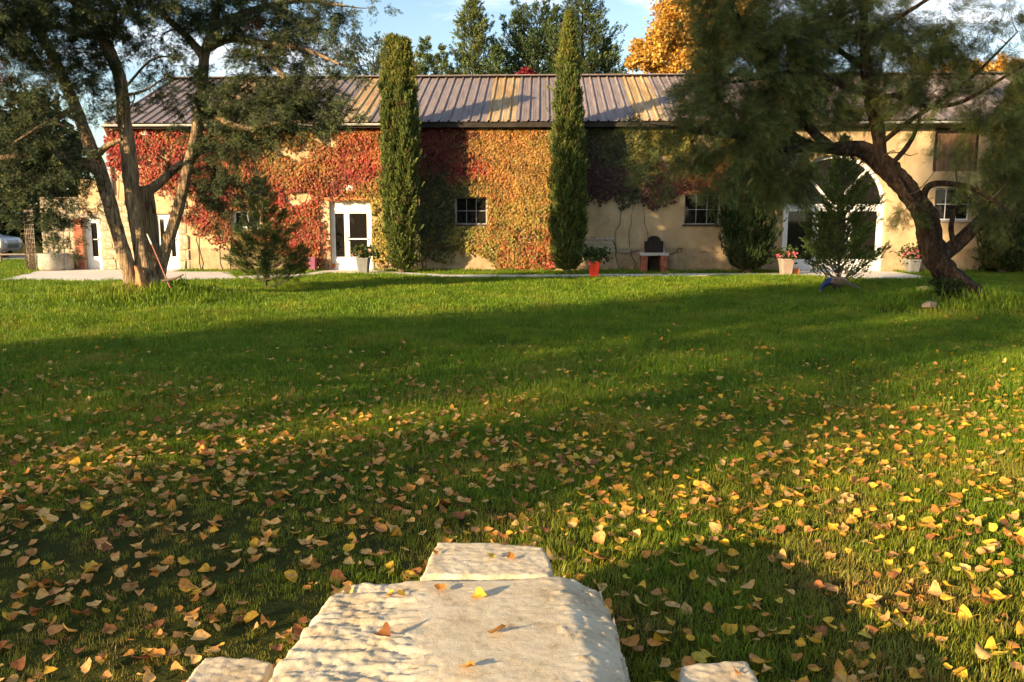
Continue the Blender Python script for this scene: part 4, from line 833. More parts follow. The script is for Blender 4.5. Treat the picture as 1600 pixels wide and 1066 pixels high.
# young conifers on the lawn
conifer(416, 453, 0, 2.5, .9, 'young sparse conifer on the lawn right of the juniper', 64, 80, ((.045, .07, .02), (.065, .095, .026), (.12, .15, .035)), .15, .45, .06, ((0, 1), (.3, .9), (.6, .55), (1, .1)), name='young_conifer', trunk='twig', loc=gnd(416, 453), tr=.016, tmpl=JUN)
conifer(1308, 452, 0, 3.5, .92, 'young dense green conifer before the arched door', 110, 66, ((.07, .11, .025), (.10, .145, .032), (.16, .19, .045)), .13, .8, .07, ((0, .95), (.12, 1.05), (.4, .8), (.75, .4), (1, .05)), name='young_conifer', trunk='twig', loc=gnd(1308, 452), tr=.02, tmpl=CYP)
rng = np.random.default_rng(35)
# poplars behind and left of the viewer that throw the long shade over the lawn
PN, PS = np.array([-math.cos(SUN_AZ), math.sin(SUN_AZ)]), np.array([math.sin(SUN_AZ), math.cos(SUN_AZ)])
POPC = ((.10, .12, .03), (.30, .22, .05), (.16, .15, .04))
def poplar(n_, t_, h, r, z0, label, leaves, loose=45):
    p = PN*n_-PS*t_; broadleaf((p[0], p[1], gzf(p[0], p[1])), h, [(rng.normal(0, r*.22), rng.normal(0, r*.22), z, r*rng.uniform(.7, .95)*np.interp((z-z0)/(h-z0), [0, .15, .7, 1], [.7, 1, .9, .3])) for z in np.linspace(z0+.6*r, h, int((h-z0)/(r*.55)))], POPC, label, leaves, .17, 'poplar_tree', 'poplars beside the lawn', loose, tr=.016)
poplar(9.7, 19, 21, 2.3, 1.0, 'tall poplar left of the viewer, farthest from the stone table', 60000)
poplar(6.7, 24, 19, 1.35, 2.0, 'middle poplar left of the viewer with a slim crown', 7000, 25)
poplar(4.75, 21, 20, 1.7, .6, 'poplar left of the viewer, nearest the stone table', 13500, 14)
# wooded edge of the garden behind the viewer, mirrored in the panes
for i, (x, y, h, r) in enumerate(((-34, -46, 9, 4.2), (-22, -52, 10, 4.5), (-11, -50, 9.5, 4.2), (-1, -54, 11, 4.8), (10, -50, 9, 4.4), (21, -53, 10, 4.6), (33, -48, 9.5, 4.4))):
    broadleaf((x, y, 0), h, [(rng.normal(0, r*.3), rng.normal(0, r*.3), z, r*.55) for z in np.linspace(1.0, h, 9)], HED, f'{["first", "second", "third", "fourth", "fifth", "sixth", "seventh"][i]} tree from the west in the wooded edge behind the viewer', 7000, .42, 'woodland_tree', 'trees of the wooded edge')

# ------------------------------------------------------------------ things by the wall
rng = np.random.default_rng(41); random.seed(41)
def leafy(t, P, n, r, cols, sz, tmpl=KITE, up=.3, mat='leafage', nm='foliage'):
    k = max(4, n//14); ctr = ball(k)*np.array(r)+np.array(P); i = rng.integers(0, k, n); Q = ctr[i]+rng.normal(0, .22, (n, 3))*np.array(r)
    V, F, C = scatter(*tmpl, Q, rng.normal(0, .7, (n, 3))+[0, 0, up]+(Q-P)/np.max(r)*.8, sz*rng.uniform(.7, 1.3, n), pick(cols, n, .25), .2)
    return npmesh(nm, V, F, mat, t, C)
GRL = ((.035, .06, .015), (.055, .085, .022), (.08, .11, .03)); PINK = ((.60, .13, .17), (.62, .22, .24), (.5, .07, .12))
def pot(px, py, w, h, mat, label, square=True, taper=.72, plant=None, cat='plant pot', Y=None, extra=None):
    p = gnd(px, py, .035 if plant != 'lawn' else 0); t = thing('flower_pot', label, cat, p, 0, 'pots along the barn wall'); r = w/2
    prof = [(0, 0), (r*taper, 0), (r*.985, h-.05), (r*1.06, h-.05), (r*1.06, h), (r*.94, h), (r*.92, h-.04)]
    MB().lathe(prof, 32, square=square, rot=.3 if square else 0).build('pot', mat, t, smooth=False); MB().lathe([(0, h-.05), (r*.93, h-.045)], 24, square=square, rot=.3).build('soil', 'soil', t)
    return t, h
def flowers(t, c, n, r, cols, sz=.05):
    P = unit(rng.normal(size=(n, 3)))*np.array(r); P[:, 2] = np.abs(P[:, 2])*.8-.05; P += np.array(c); Q = np.repeat(P, 6, 0)+rng.normal(0, sz*.35, (n*6, 3))
    V, F, C = scatter(*KITE, Q, rng.normal(0, 1, (n*6, 3)), np.full(n*6, sz)*rng.uniform(.8, 1.3, n*6), np.repeat(pick(cols, n, .15), 6, 0), .1); npmesh('blossoms', V, F, 'petals', t, C)
t, h = pot(928, 432.5, .32, .42, 'red_glaze', 'bright red tapered pot with dark leafy plant at the path edge'); leafy(t, (0, .04, h+.20), 330, (.38, .30, .20), GRL, .11); flowers(t, (.05, -.25, h), 4, (.25, .1, .2), ((.6, .35, .3),), .05)
t, h = pot(568, 426, .40, .46, 'pot_grey', 'grey tapered pot of pale pink geraniums before the white door'); leafy(t, (.04, 0, h+.12), 320, (.36, .3, .2), GRL, .10); flowers(t, (0, -.12, h+.12), 9, (.34, .2, .2), ((.62, .3, .26), (.66, .45, .38)), .055)
t, h = pot(521.5, 421.5, .24, .2, 'terracotta', 'small empty terracotta pot at the left foot of the white door', False, .7)
t, h = pot(489, 423, .22, .42, 'pot_violet', 'narrow violet pot left of the white door', True, .9)
t, h = pot(1228, 428.5, .40, .46, 'pot_pink', 'pinkish grey tapered pot of pink flowers left of the arched door'); leafy(t, (0, 0, h+.1), 300, (.36, .28, .22), GRL, .09); flowers(t, (0, -.12, h+.1), 26, (.32, .2, .2), PINK, .05)
t, h = pot(1242, 428, .22, .16, 'terracotta', 'low terracotta trough beside the left pink-flowered pot', True, .9)
t, h = pot(1425, 425.5, .42, .40, 'pot_grey', 'grey pot of bright pink flowers between arched door and leaning tree'); leafy(t, (0, 0, h+.15), 340, (.4, .3, .3), GRL, .09); flowers(t, (0, -.14, h+.14), 44, (.38, .2, .28), PINK, .05)
# round hewn stone planter
p = bw(wu(92), -.42, .035); t = thing('stone_planter', 'round weathered stone planter on the terrace by the brick jamb', 'planter', p)
mb = MB(); mb.lathe([(0, 0), (.36, 0), (.41, .1), (.40, .40), (.42, .50), (.39, .545), (.33, .54), (.32, .44), (0, .43)], 28); o = mb.build('basin', 'planter_stone', t, smooth=True); o.scale.x = 1.05
p = bw(wu(107), -.30, .035); t = thing('stone_trough', 'square mossy stone block beside the round planter', 'stone block', p); MB().box(-.24, .22, -.2, .2, 0, .5).build('block', 'planter_stone', t, bevel=.03)
# lattice trellis at the barn corner
p = bw(wu(58), -.35, 0); t = thing('trellis', 'grey wooden lattice trellis leaning at the left end of the wall', 'trellis', p, R(-38)); 
for i in range(6): MB().box(-.32+i*.128-.011, -.32+i*.128+.011, -.014, -.001, 0, 1.95).build('slat', 'wood_old', t)
for j in range(14): MB().box(-.33, .33, .001, .013, .06+j*.142-.011, .06+j*.142+.011).build('slat', 'wood_old', t)
bt = thing('climbing_stems', 'tangle of bare brown climber stems on the trellis', 'climber', p, R(-38)); ts = TubeSet()
for k in range(26):
    x = rng.uniform(-.3, .3); hh = np.arange(0, rng.uniform(.6, 1.9), .16); ts.add(np.stack([x+np.cumsum(rng.normal(0, .05, len(hh))), rng.normal(-.05, .03, len(hh)), hh], 1), [.009, .004], 4)
ts.build('stems', 'twig', bt)
# barbecue
p = bw(wu(1018.5), -.38, 0); bb = thing('barbecue', 'brick garden barbecue with arched iron fireback against the wall', 'barbecue', p, BYAW)
W2 = .40
for s in (-1, 1):
    x0, x1 = (-W2, -W2+.20) if s < 0 else (W2-.20, W2)
    pl_ = MB().box(x0+.012, x1-.012, -.27, .30, -.05, .53).build('pillar', 'mortar', bb); mb = MB(); z = .03; k = 0
    while z < .50:
        sp = [(x0, x1)] if k % 2 else [(x0, (x0+x1)/2), ((x0+x1)/2, x1)]
        for a, b_ in sp: mb.box(a+.004, b_-.004, -.285+random.uniform(-.004, .004), .0, z+.005, z+.066)
        z += .071; k += 1
    o = mb.build('brickwork', 'brick', pl_); o['kind'] = 'stuff'
MB().box(-W2-.045, W2+.045, -.31, .31, .535, .62).build('shelf', 'concrete', bb, bevel=.012)
MB().box(-W2+.205, W2-.205, .22, .29, -.02, .53).build('back_panel', 'soot', bb); MB().box(-W2+.205, W2-.205, -.25, .21, -.05, .03).build('hearth', 'soot', bb)
MB().add([(-.27, .30, .621), (.37, .30, .621), (.27, .30, 1.0), (-.20, .30, 1.0), (-.27, -.06, .621), (.37, -.06, .621), (.26, .1, .95), (-.20, .1, .95)], [(0,1,2,3), (4,7,6,5), (0,3,7,4), (1,5,6,2), (2,6,7,3), (0,4,5,1)]).build('back_hood', 'concrete', bb)
pl = [(-.29, .63), (.29, .63), (.29, .97), (.21, .98)]+[(.21*math.cos(a), .985+.155*math.sin(a)) for a in np.linspace(.12, math.pi-.12, 13)]+[(-.21, .98), (-.29, .97)]
fb = MB().prism(pl, -.115, -.085).build('fireback', 'cast_iron', bb)
MB().tube([(0, -.12, .72), (0, -.125, .9), (0, -.12, .96)], [.012, .016, .008], 6).tube([(-.06, -.12, .74), (-.03, -.122, .8), (0, -.122, .84)], [.008, .008, .006], 5).tube([(.06, -.12, .74), (.03, -.122, .8), (0, -.122, .84)], [.008, .008, .006], 5).build('relief', 'cast_iron', fb)
rim = MB().tube([(x, -.117, z) for x, z in [(q[0]*.93, .62+(q[1]-.62)*.95+.012) for q in pl+pl[:1]]], [.012, .012], 6).build('rim', 'cast_iron', fb)
# shrub with yellow flecks at the far right
p = bw(wu(1590), -.75, 0); t = thing('shrub', 'leafy green shrub with yellow flecks under the right-hand cypress', 'shrub', p)
leafy(t, (0, 0, .75), 1500, (.75, .5, .75), ((.04, .06, .015), (.07, .09, .02), (.24, .22, .03)), .13); MB().tube([(0, 0, -.1), (.05, 0, .5), (0, 0, 1)], [.03, .02, .01], 6).build('stem', 'twig', t)
p = bw(wu(1542), -.6, 0); t = thing('shrub', 'low leafy plant at the wall foot left of the right-hand cypress', 'shrub', p); leafy(t, (0, 0, .22), 500, (.42, .3, .28), ((.04, .06, .015), (.09, .11, .02)), .11); MB().tube([(0, 0, -.05), (.02, 0, .2), (0, 0, .4)], [.02, .015, .008], 6).build('stem', 'twig', t)
# stones by the leaning tree
def rock(px, py, s, label, seed, rz_=0):
    p = gnd(px, py, gzf(*gnd(px, py, .12).xy)+.07); bm = bmesh.new(); bmesh.ops.create_icosphere(bm, subdivisions=3, radius=1)
    for v in bm.verts:
        q = v.co.copy(); n_ = mnoise.noise(q*1.2+Vector((seed, 0, 0)))*.35+mnoise.noise(q*3+Vector((0, seed, 0)))*.12; v.co = Vector((math.copysign(abs(q.x)**.6, q.x), math.copysign(abs(q.y)**.6, q.y), math.copysign(abs(q.z)**.6, q.z)))*(1+n_)*.8
    for f in bm.faces: f.smooth = True
    me = bpy.data.meshes.new('rock'); bm.to_mesh(me); bm.free(); me.materials.append(MATS['field_rock']); o = link(bpy.data.objects.new('rock', me)); o.location = (p.x, p.y, p.z+s[2]*.6); o.scale = s; o.rotation_euler = (0, 0, rz_)
    tag(o, label, 'rock', 'stones by the leaning tree')
rock(1443, 459, (.15, .11, .11), 'pale squarish stone in the grass left of the leaning trunk', 3.1, .2)
rock(1452, 480, (.13, .10, .07), 'pinkish stone lower down, nearest the viewer, by the leaning trunk', 7.7, .5)
# pole with a red handle leaning on the juniper
a = at(266, 446, JY-.5); b_ = at(230, 366, JY-.25); t = thing('garden_pole', 'thin red-handled pole leaning on the juniper trunk', 'pole', a)
A = Vector((0, 0, -.05)); B = b_-a; M = B*.80
MB().tube([A, M], [.014, .014], 8).build('handle', 'tool_red', t, smooth=True); MB().tube([M, M+(B-M)*.3, B], [.018, .02, .012], 8).build('head', 'tool_pale', t, smooth=True)
a = at(262, 441, JY-.45); t = tag(MB().tube(spline([a+Vector((-.1, 0, .02)), a+Vector((.15, -.05, .07)), a+Vector((.35, -.1, .15))], 4).tolist(), [.03, .025, .012], 7, .1).build('fallen_branch', 'twig', smooth=True), 'short dark dead branch on the mound at the juniper foot', 'branch')
# peafowl feeding below the young conifer
pk0 = gnd(1306, 459, 0); pk = thing('peafowl', 'blue-necked peafowl bending to feed below the young dense conifer', 'bird', pk0, R(4))
def skin_mesh(name, chain, edges, mat, parent, sub=2, colf=None):
    me = bpy.data.meshes.new(name); me.from_pydata([c[:3] for c in chain], edges, []); o = link(bpy.data.objects.new(name, me), parent)
    md = o.modifiers.new('s', 'SKIN'); me.skin_vertices[0].data[0].use_root = True
    for i, c in enumerate(chain): me.skin_vertices[0].data[i].radius = (c[3], c[4] if len(c) > 4 else c[3])
    s2 = o.modifiers.new('d', 'SUBSURF'); s2.levels = sub; s2.render_levels = sub
    dg = bpy.context.evaluated_depsgraph_get(); ev = bpy.data.meshes.new_from_object(o.evaluated_get(dg)); o.modifiers.clear(); o.data = ev
    for p_ in ev.polygons: p_.use_smooth = True
    ev.materials.clear(); ev.materials.append(MATS[mat])
    if colf:
        a_ = ev.color_attributes.new('Col', 'FLOAT_COLOR', 'POINT')
        for i, v_ in enumerate(ev.vertices): a_.data[i].color = (*colf(v_.co), 1)
    return o
ch = [(0, 0, .30, .13, .12), (-.14, 0, .28, .115, .11), (-.24, 0, .24, .07), (-.31, 0, .17, .045), (-.345, 0, .09, .036), (-.36, -.01, .045, .034), (-.39, -.015, .018, .010),
      (.14, 0, .29, .11, .10), (.26, 0, .24, .06, .05), (-.02, .05, .16, .035), (-.02, .055, .08, .012), (0, .055, .0, .010), (.04, -.05, .16, .035), (.05, -.055, .08, .012), (.06, -.055, .0, .010), (-.05, .055, .004, .006), (.01, -.055, .004, .006)]
def pcol(c):
    if c.z < .12 and c.x > -.2: return (.16, .13, .10)
    if c.x < -.37: return (.18, .15, .12)
    if c.x < -.15 - .25*(.32-c.z): return (.006, .026, .13)
    if c.z > .26: return (.24, .17, .11)
    return (.07, .06, .06) if c.x < .05 else (.15, .11, .075)
skin_mesh('body', ch, [(0, 1), (1, 2), (2, 3), (3, 4), (4, 5), (5, 6), (0, 7), (7, 8), (0, 9), (9, 10), (10, 11), (0, 12), (12, 13), (13, 14), (11, 15), (14, 16)], 'plumage', pk, 2, pcol)
tl = MB()
for k in range(9):
    a_ = (k-4)*.035; L_ = .62-.02*abs(k-4); c0 = Vector((.18, a_*.9, .26-abs(k-4)*.008)); c1 = c0+Vector((L_*.5*math.cos(a_), L_*.5*math.sin(a_), -.10)); c2 = c0+Vector((L_*math.cos(a_), L_*math.sin(a_), -.205)); w = Vector((0, .03, .004))
    tl.add([c0-w*.6, c0+w*.6, c1+w, c1-w, c2+w*.7, c2-w*.7, c0+Vector((0, 0, .012)), c1+Vector((0, 0, .014))], [(0, 1, 2, 3), (3, 2, 4, 5), (0, 6, 7, 3), (6, 1, 2, 7)])
noisy('tail_feather', [(.3, (.10, .075, .05)), (.7, (.22, .16, .10))], scale=14, bump=.3); tl.build('tail', 'tail_feather', pk)
for s in (-1, 1):
    mb = MB(); bmw = [(-.12, s*.10, .33), (.0, s*.135, .34), (.16, s*.115, .31), (.30, s*.05, .25), (.14, s*.125, .22), (-.02, s*.14, .23), (-.11, s*.118, .27), (.05, s*.155, .285)]
    mb.add(bmw, [(0, 1, 7), (1, 2, 7), (2, 3, 7), (3, 4, 7), (4, 5, 7), (5, 6, 7), (6, 0, 7)]); mb.build('wing', 'tail_feather', pk, smooth=True)
mb = MB()
for k in range(4): mb.tube([(-.345, -.01, .07), (-.36-.012*k, -.01+.006*(k-1.5), .115+.004*k)], [.003, .004], 4)
mb.build('crest', 'car_dark', pk)
# parked car and a rail fence at the far left
cp = gnd(-36, 402, 0); car = thing('parked_car', 'silver hatchback parked on the drive at the left edge', 'car', (cp.x, 36.2, .012), R(3))
pr = [(-1.95, .30), (1.9, .30), (2.05, .45), (2.08, .72), (1.95, .86), (1.2, .97), (.55, 1.42), (-.9, 1.50), (-1.75, 1.42), (-2.0, 1.0), (-2.05, .55)]
def carbody():
    n = len(pr); V = []
    for y, f in ((-.82, 1), (-.70, 1), (.70, 1), (.82, 1)):
        for x, z in pr: 
            q = .0 if abs(y) > .75 else .035
            V.append((x*(1 if abs(y) < .75 else .985), y*(1-.17*max(0, z-.9)/.6), z+ (q if z > 1.3 else 0)))
    F = [tuple(range(n)), tuple(range(4*n-1, 3*n-1, -1))]
    for k in range(3): F += [(k*n+i, (k+1)*n+i, (k+1)*n+(i+1) % n, k*n+(i+1) % n) for i in range(n)]
    return MB().add(V, F).build('body', 'car_paint', car, bevel=.03)
carbody()
def cq(pts, nm, mat): MB().add(pts, [tuple(range(len(pts)))]).build(nm, mat, car)
for s in (-1, 1):
    yb = lambda z: s*(.82*(1-.17*max(0, z-.9)/.6)+.006)
    for q in ([(1.05, .98), (.50, 1.36), (-.1, 1.40), (-.1, .96)], [(-.18, .96), (-.18, 1.40), (-.95, 1.42), (-1.2, .98)]): cq([(x, yb(z), z) for x, z in q], 'side_window', 'glass')
    for x in (-1.25, 1.3):
        w = link(bpy.data.objects.new('wheel', None), car); w.location = (x, s*.74, .31)
        t_ = MB(); 
        t_.lathe([(.20, -.09), (.30, -.09), (.315, -.06), (.315, .06), (.30, .09), (.20, .09)], 24); o = t_.build('tyre', 'tyre', w, smooth=True); o.rotation_euler.x = math.pi/2
        o = MB().lathe([(0, .07), (.08, .085), (.2, .075), (.21, .05), (.21, -.07), (0, -.07)], 20).build('rim', 'hub', w, smooth=True); o.rotation_euler.x = math.pi/2
    cq([(2.045, s*.72, .78), (2.045, s*.45, .78), (2.09, s*.45, .64), (2.09, s*.72, .64)], 'headlight', 'headlamp')
cq([(1.19, -.70, .99), (1.19, .70, .99), (.60, .62, 1.405), (.60, -.62, 1.405)], 'windscreen', 'glass'); cq([(2.092, -.4, .42), (2.092, .4, .42), (2.09, .4, .58), (2.09, -.4, .58)], 'grille', 'car_dark')
fp = gnd(24, 410, 0); fx, fy = fp.x, 31.5; fc = thing('rail_fence', 'low weathered wooden rail fence before the drive', 'fence', (fx, fy, 0))
for i in range(-2, 2): MB().tube([(i*1.9, 0, -.1), (i*1.9+.01, 0, .3), (i*1.9, 0, .56)], [.05, .05, .045], 8).build('post', 'wood_old', fc, smooth=True)
MB().tube([(-4.2, -.06, .36), (-1, -.065, .33), (2.1, -.06, .35)], [.035, .04, .035], 8).build('rail', 'wood_old', fc, smooth=True)

# ------------------------------------------------------------------ hewn stone table and seats in the foreground
def poly_sd(poly, X, Y):
    P = np.array(poly); n = len(P); d = np.full(X.shape, 1e9); ins = np.zeros(X.shape, bool)
    for i in range(n):
        a, b = P[i], P[(i+1) % n]; e = b-a; t = np.clip(((X-a[0])*e[0]+(Y-a[1])*e[1])/(e@e), 0, 1)
        d = np.minimum(d, np.hypot(X-a[0]-t*e[0], Y-a[1]-t*e[1]))
        c = ((a[1] > Y) != (b[1] > Y)) & (X < (b[0]-a[0])*(Y-a[1])/(b[1]-a[1]+1e-12)+a[0]); ins ^= c
    return np.where(ins, d, -d)
STONES = []
def hewn(name, poly, top, rnd, label, cat, slope=.06, res=.009, relief=None, amp=.004, group=None):
    P = np.array(poly); lo = P.min(0)-slope-.03; hi = P.max(0)+slope+.03; nx, ny = int((hi[0]-lo[0])/res), int((hi[1]-lo[1])/res)
    gx, gy = np.meshgrid(np.linspace(lo[0], hi[0], nx), np.linspace(lo[1], hi[1], ny), indexing='ij')
    wob = .010*fbm(gx, gy, 9, 3)+.0025*fbm(gx, gy, 50, 4)
    sd = poly_sd(poly, gx, gy)+wob
    q = np.clip(sd, 0, rnd); z = top-(rnd-np.sqrt(np.maximum(rnd**2-(rnd-q)**2, 0)))
    out = np.clip(-sd, 0, None); z = np.where(sd < 0, top-rnd-out*(top+.05)/slope, z)
    ns = np.array([mnoise.fractal(Vector((a*30, b*42, 3.3)), .8, 2.1, 5) for a, b in zip(gx.ravel(), gy.ravel())]).reshape(gx.shape)
    z = z+amp*ns*(z > .0)
    if relief is not None: z = z+relief(gx, gy, sd, ns)
    z = np.maximum(z, -.06); V = np.stack([gx, gy, z], -1).reshape(-1, 3)
    i = np.arange(nx-1)[:, None]*ny; j = np.arange(ny-1)[None]; F = np.stack([i+j, i+ny+j, i+ny+j+1, i+j+1], -1).reshape(-1, 4)
    F = F[(V[F][:, :, 2] > -.055).any(1)]
    c0 = P.mean(0); V[:, :2] -= c0; o = npmesh(name, V, F, 'limestone', smooth=True); o.location = (c0[0], c0[1], 0); STONES.append((poly, slope*.9))
    me = o.data; bm = bmesh.new(); bm.from_mesh(me); bmesh.ops.delete(bm, geom=[v for v in bm.verts if not v.link_faces], context='VERTS'); bm.to_mesh(me); bm.free()
    return tag(o, label, cat, group), (lambda x, y: float(z[min(max(int((x-lo[0])/res), 0), nx-1), min(max(int((y-lo[1])/res), 0), ny-1)]))
TZ = .40
def g2(px, py, z): p = gnd(px, py, z); return (p.x, p.y)
tp = [g2(352, 1150, TZ), g2(424, 1040, TZ), g2(478, 968, TZ), g2(522, 921, TZ), g2(552, 908, TZ), g2(650, 903, TZ), g2(790, 903, TZ), g2(900, 897, TZ), g2(936, 906, TZ), g2(958, 955, TZ), g2(984, 1040, TZ), g2(1010, 1150, TZ), g2(1000, 1300, TZ), g2(325, 1290, TZ)]
la, lb_ = np.array(g2(640, 905, TZ)), np.array(g2(672, 1066, TZ))
ra, rb = np.array(g2(872, 900, TZ)), np.array(g2(925, 1066, TZ))
def table_relief(X, Y, sd, ns):
    def side(a, b): e = (b-a)/np.linalg.norm(b-a); return (X-a[0])*e[1]-(Y-a[1])*e[0]    # + on one side
    w = .055*fbm(X, Y, 7, 8)+.05*ns
    L_ = np.clip((side(la, lb_)*1+w+.0)/.11+.5, 0, 1); Rr = np.clip((-side(ra, rb)+w)/.06+.3, 0, 1)
    up = (sd > 0)
    st = np.abs(np.sin(Y*48+X*6+2.6*fbm(X, Y, 9, 9)))
    fl = np.array([mnoise.fractal(Vector((a*9+b*4, b*26-a*5, 7.7)), .9, 2.2, 4) for a, b in zip(X.ravel(), Y.ravel())]).reshape(X.shape)*2.6+fbm(X, Y, 7, 10)
    q = np.floor(fl); f_ = fl-q; rough = .0052*(q+np.clip(f_*3.2, 0, 1)-.5)*.9+.0035*ns+.0*st
    return np.where(up, L_*(rough-.006)+Rr*(.006*ns+.003*fbm(X, Y, 35, 11)-.035*np.clip((-side(ra, rb))/.12, 0, 1)), 0.5*rough*(sd > -.04))
table, tz = hewn('stone_table', tp, TZ, .026, 'large rough-hewn pale limestone table block in the foreground', 'stone table', .075, .0075, table_relief, .0012)
seat1, s1z = hewn('stone_stool', [g2(684, 846, .39), g2(768, 848, .39), g2(852, 853, .39), g2(862, 889, .39), g2(856, 899, .39), g2(657, 899, .39)], .39, .014, 'pale limestone seat block just beyond the stone table', 'stone seat', .03, .0065, None, .003, 'stone seats around the table')
seat2, s2z = hewn('stone_stool', [g2(318, 1023, .31), g2(396, 1024, .31), g2(430, 1034, .31), g2(395, 1090, .31), g2(330, 1150, .31), g2(225, 1150, .31)], .31, .014, 'pale limestone seat block left of the table at the bottom edge', 'stone seat', .03, .0065, None, .004, 'stone seats around the table')
seat3, s3z = hewn('stone_stool', [g2(1060, 1037, .31), g2(1130, 1029, .31), g2(1168, 1029, .31), g2(1215, 1110, .31), g2(1220, 1150, .31), g2(1070, 1150, .31)], .31, .014, 'pale limestone seat block right of the table at the bottom edge', 'stone seat', .03, .0065, None, .004, 'stone seats around the table')

# ------------------------------------------------------------------ fallen leaves
rng = np.random.default_rng(51)
def leaf_mesh(seed, mat, S=.046):
    r = random.Random(seed); prof = [(0, .06), (.07, .36), (.20, .50), (.36, .50), (.54, .40), (.74, .22), (1, .0)]
    asy = r.uniform(-.25, .25); fold, curl, tw = r.uniform(-.5, 1.1), r.uniform(-.8, 1.2), r.uniform(-.8, .8); V = []
    for t, w in prof:
        for s in (-1, -.5, 0, .5, 1):
            x = s*w*(1+r.uniform(-.16, .16)+asy*s); y = t-.45-.06*abs(s)*(t < .2); z = fold*x*x*1.2+curl*(y*y)*.55+tw*x*y+r.uniform(-.03, .03)
            V.append((x*S, y*S, z*S))
    F = [(i*5+j, i*5+j+1, (i+1)*5+j+1, (i+1)*5+j) for i in range(6) for j in range(4)]
    k = len(V); st = [(0, -.45, 0), (r.uniform(-.08, .08), -.62, .06), (r.uniform(-.25, .25), -.95, r.uniform(0, .15))]
    for a in st: 
        for d in (-.014, .014): V.append(((a[0]+d)*S, a[1]*S, a[2]*S))
    F += [(k, k+1, k+3, k+2), (k+2, k+3, k+5, k+4)]
    me = bpy.data.meshes.new('fallen_leaf'); me.from_pydata(V, [], F); me.update(); me.polygons.foreach_set('use_smooth', [True]*len(F)); me.materials.append(MATS[mat]); return me
LM = [leaf_mesh(i, 'dry_leaf_single') for i in range(22)]
LCOL = [('pale tan', (.64, .41, .15)), ('light brown', (.50, .26, .09)), ('yellow', (.72, .44, .05)), ('orange-brown', (.58, .27, .055)), ('dark brown', (.28, .115, .042)), ('greenish yellow', (.52, .42, .06))]
LPROB = [np.array([.34, .22, .10, .18, .14, .02]), np.array([.17, .19, .28, .26, .06, .04])]
dn = lambda d: np.interp(d, [2, 3.2, 4.5, 6, 7.5, 9, 11, 14, 17, 20], [195, 195, 195, 155, 92, 28, 6, 1.0, .3, .06])
LP = []
for d in np.arange(1.2, 20, .25):
    hw = .64*d+2.6; k = rng.poisson(dn(d+.125)*.25*2*hw); xs = rng.uniform(-hw, hw, k); ys = rng.uniform(d, d+.25, k); LP += list(zip(xs, ys))
LP = np.array(LP)
cl = fbm(LP[:, 0], LP[:, 1], 1.5, 21)*.5+fbm(LP[:, 0], LP[:, 1], 5, 22)*.5; LP = LP[(cl+.45) > rng.uniform(-.5, .7, len(LP))]
for poly, mg in STONES: LP = LP[poly_sd(poly, LP[:, 0], LP[:, 1]) < -mg-.02]
for poly in PADS: LP = LP[poly_sd(poly, LP[:, 0], LP[:, 1]) < 0]
LP = LP[np.argsort(LP[:, 1])]
ppx, ppy = proj(np.c_[LP, np.full(len(LP), .05)]); inview = (ppx > -5) & (ppx < 1605) & (ppy < 1070)
lawn_z = lambda x, y: gz(x, y)+.037-.013*np.clip(.6-2*x, 0, 1)*np.clip((6.2-y)/2, 0, 1)
cnt = 0; rest = []
for (x, y), a, b in zip(LP, ppx, inview):
    right = 1 if a > 880 else 0; ci = int(rng.choice(6, p=LPROB[right])); rot = (rng.normal(.15, .32), rng.normal(0, .32), rng.uniform(0, 6.28)); sc = float(np.clip(rng.normal(.95, .28), .4, 1.5)); z = float(lawn_z(x, y))+rng.uniform(-.022, .010)
    if b and cnt < 300:
        o = link(bpy.data.objects.new('fallen_leaf', LM[int(rng.integers(0, 22))])); o.location = (x, y, z); o.rotation_euler = rot; o.scale = (sc*rng.uniform(.85, 1.1), sc, sc)
        nm, c = LCOL[ci]; f = rng.uniform(.8, 1.2); o.color = (*[min(1, q*f) for q in c], 1)
        dz = [-poly_sd(p_, np.array([x]), np.array([y]))[0] for p_, q_ in STONES]; sw = 'small ' if sc < .72 else 'large ' if sc > 1.2 else ''; tl_ = ' tilted' if abs(rot[0])+abs(rot[1]) > .75 else ' flat' if abs(rot[0])+abs(rot[1]) < .3 else ''
        where = 'close by the left stone seat' if dz[2] < .55 else 'close by the right stone seat' if dz[3] < .55 else 'close by the far stone seat' if dz[1] < .45 else 'touching distance from the stone table' if dz[0] < .3 else ('in the grass towards the bottom left corner' if a < 300 and y < 3.4 else 'in the grass well left of the stone table' if a < 620 else 'in the grass beyond the far stone seat' if a < 960 else 'in the grass towards the bottom right corner' if a > 1330 and y < 3.4 else 'in the grass well right of the stone table')
        tag(o, f'{sw}{nm}{tl_} fallen leaf {where}', 'leaf', 'fallen leaves near the stone table'); cnt += 1
    else: rest.append((x, y, z, *rot, sc, ci))
def rest_mesh():
    from mathutils import Euler
    Vs = []; Fs = []; Cs = []; o = 0; T = []
    for m_ in LM:
        v = np.empty(len(m_.vertices)*3); m_.vertices.foreach_get('co', v); f = np.empty(len(m_.loops), np.int64); m_.loops.foreach_get('vertex_index', f); T.append((v.reshape(-1, 3), f.reshape(-1, 4)))
    for x, y, z, a, b, c, s, ci in rest:
        v, f = T[int(rng.integers(0, 22))]; M = np.array(Euler((a, b, c)).to_matrix()); Vs.append(v@M.T*s*1.05+[x, y, z]); Fs.append(f+o); o += len(v); Cs.append(np.repeat([np.array(LCOL[ci][1])*rng.uniform(.8, 1.2)], len(v), 0))
    return tag(npmesh('fallen_leaves', np.vstack(Vs), np.vstack(Fs), 'dry_leaf', col=np.clip(np.vstack(Cs), 0, 1), smooth=True), 'small autumn leaves scattered over the farther lawn', 'leaves', kind='stuff')
rest_mesh()
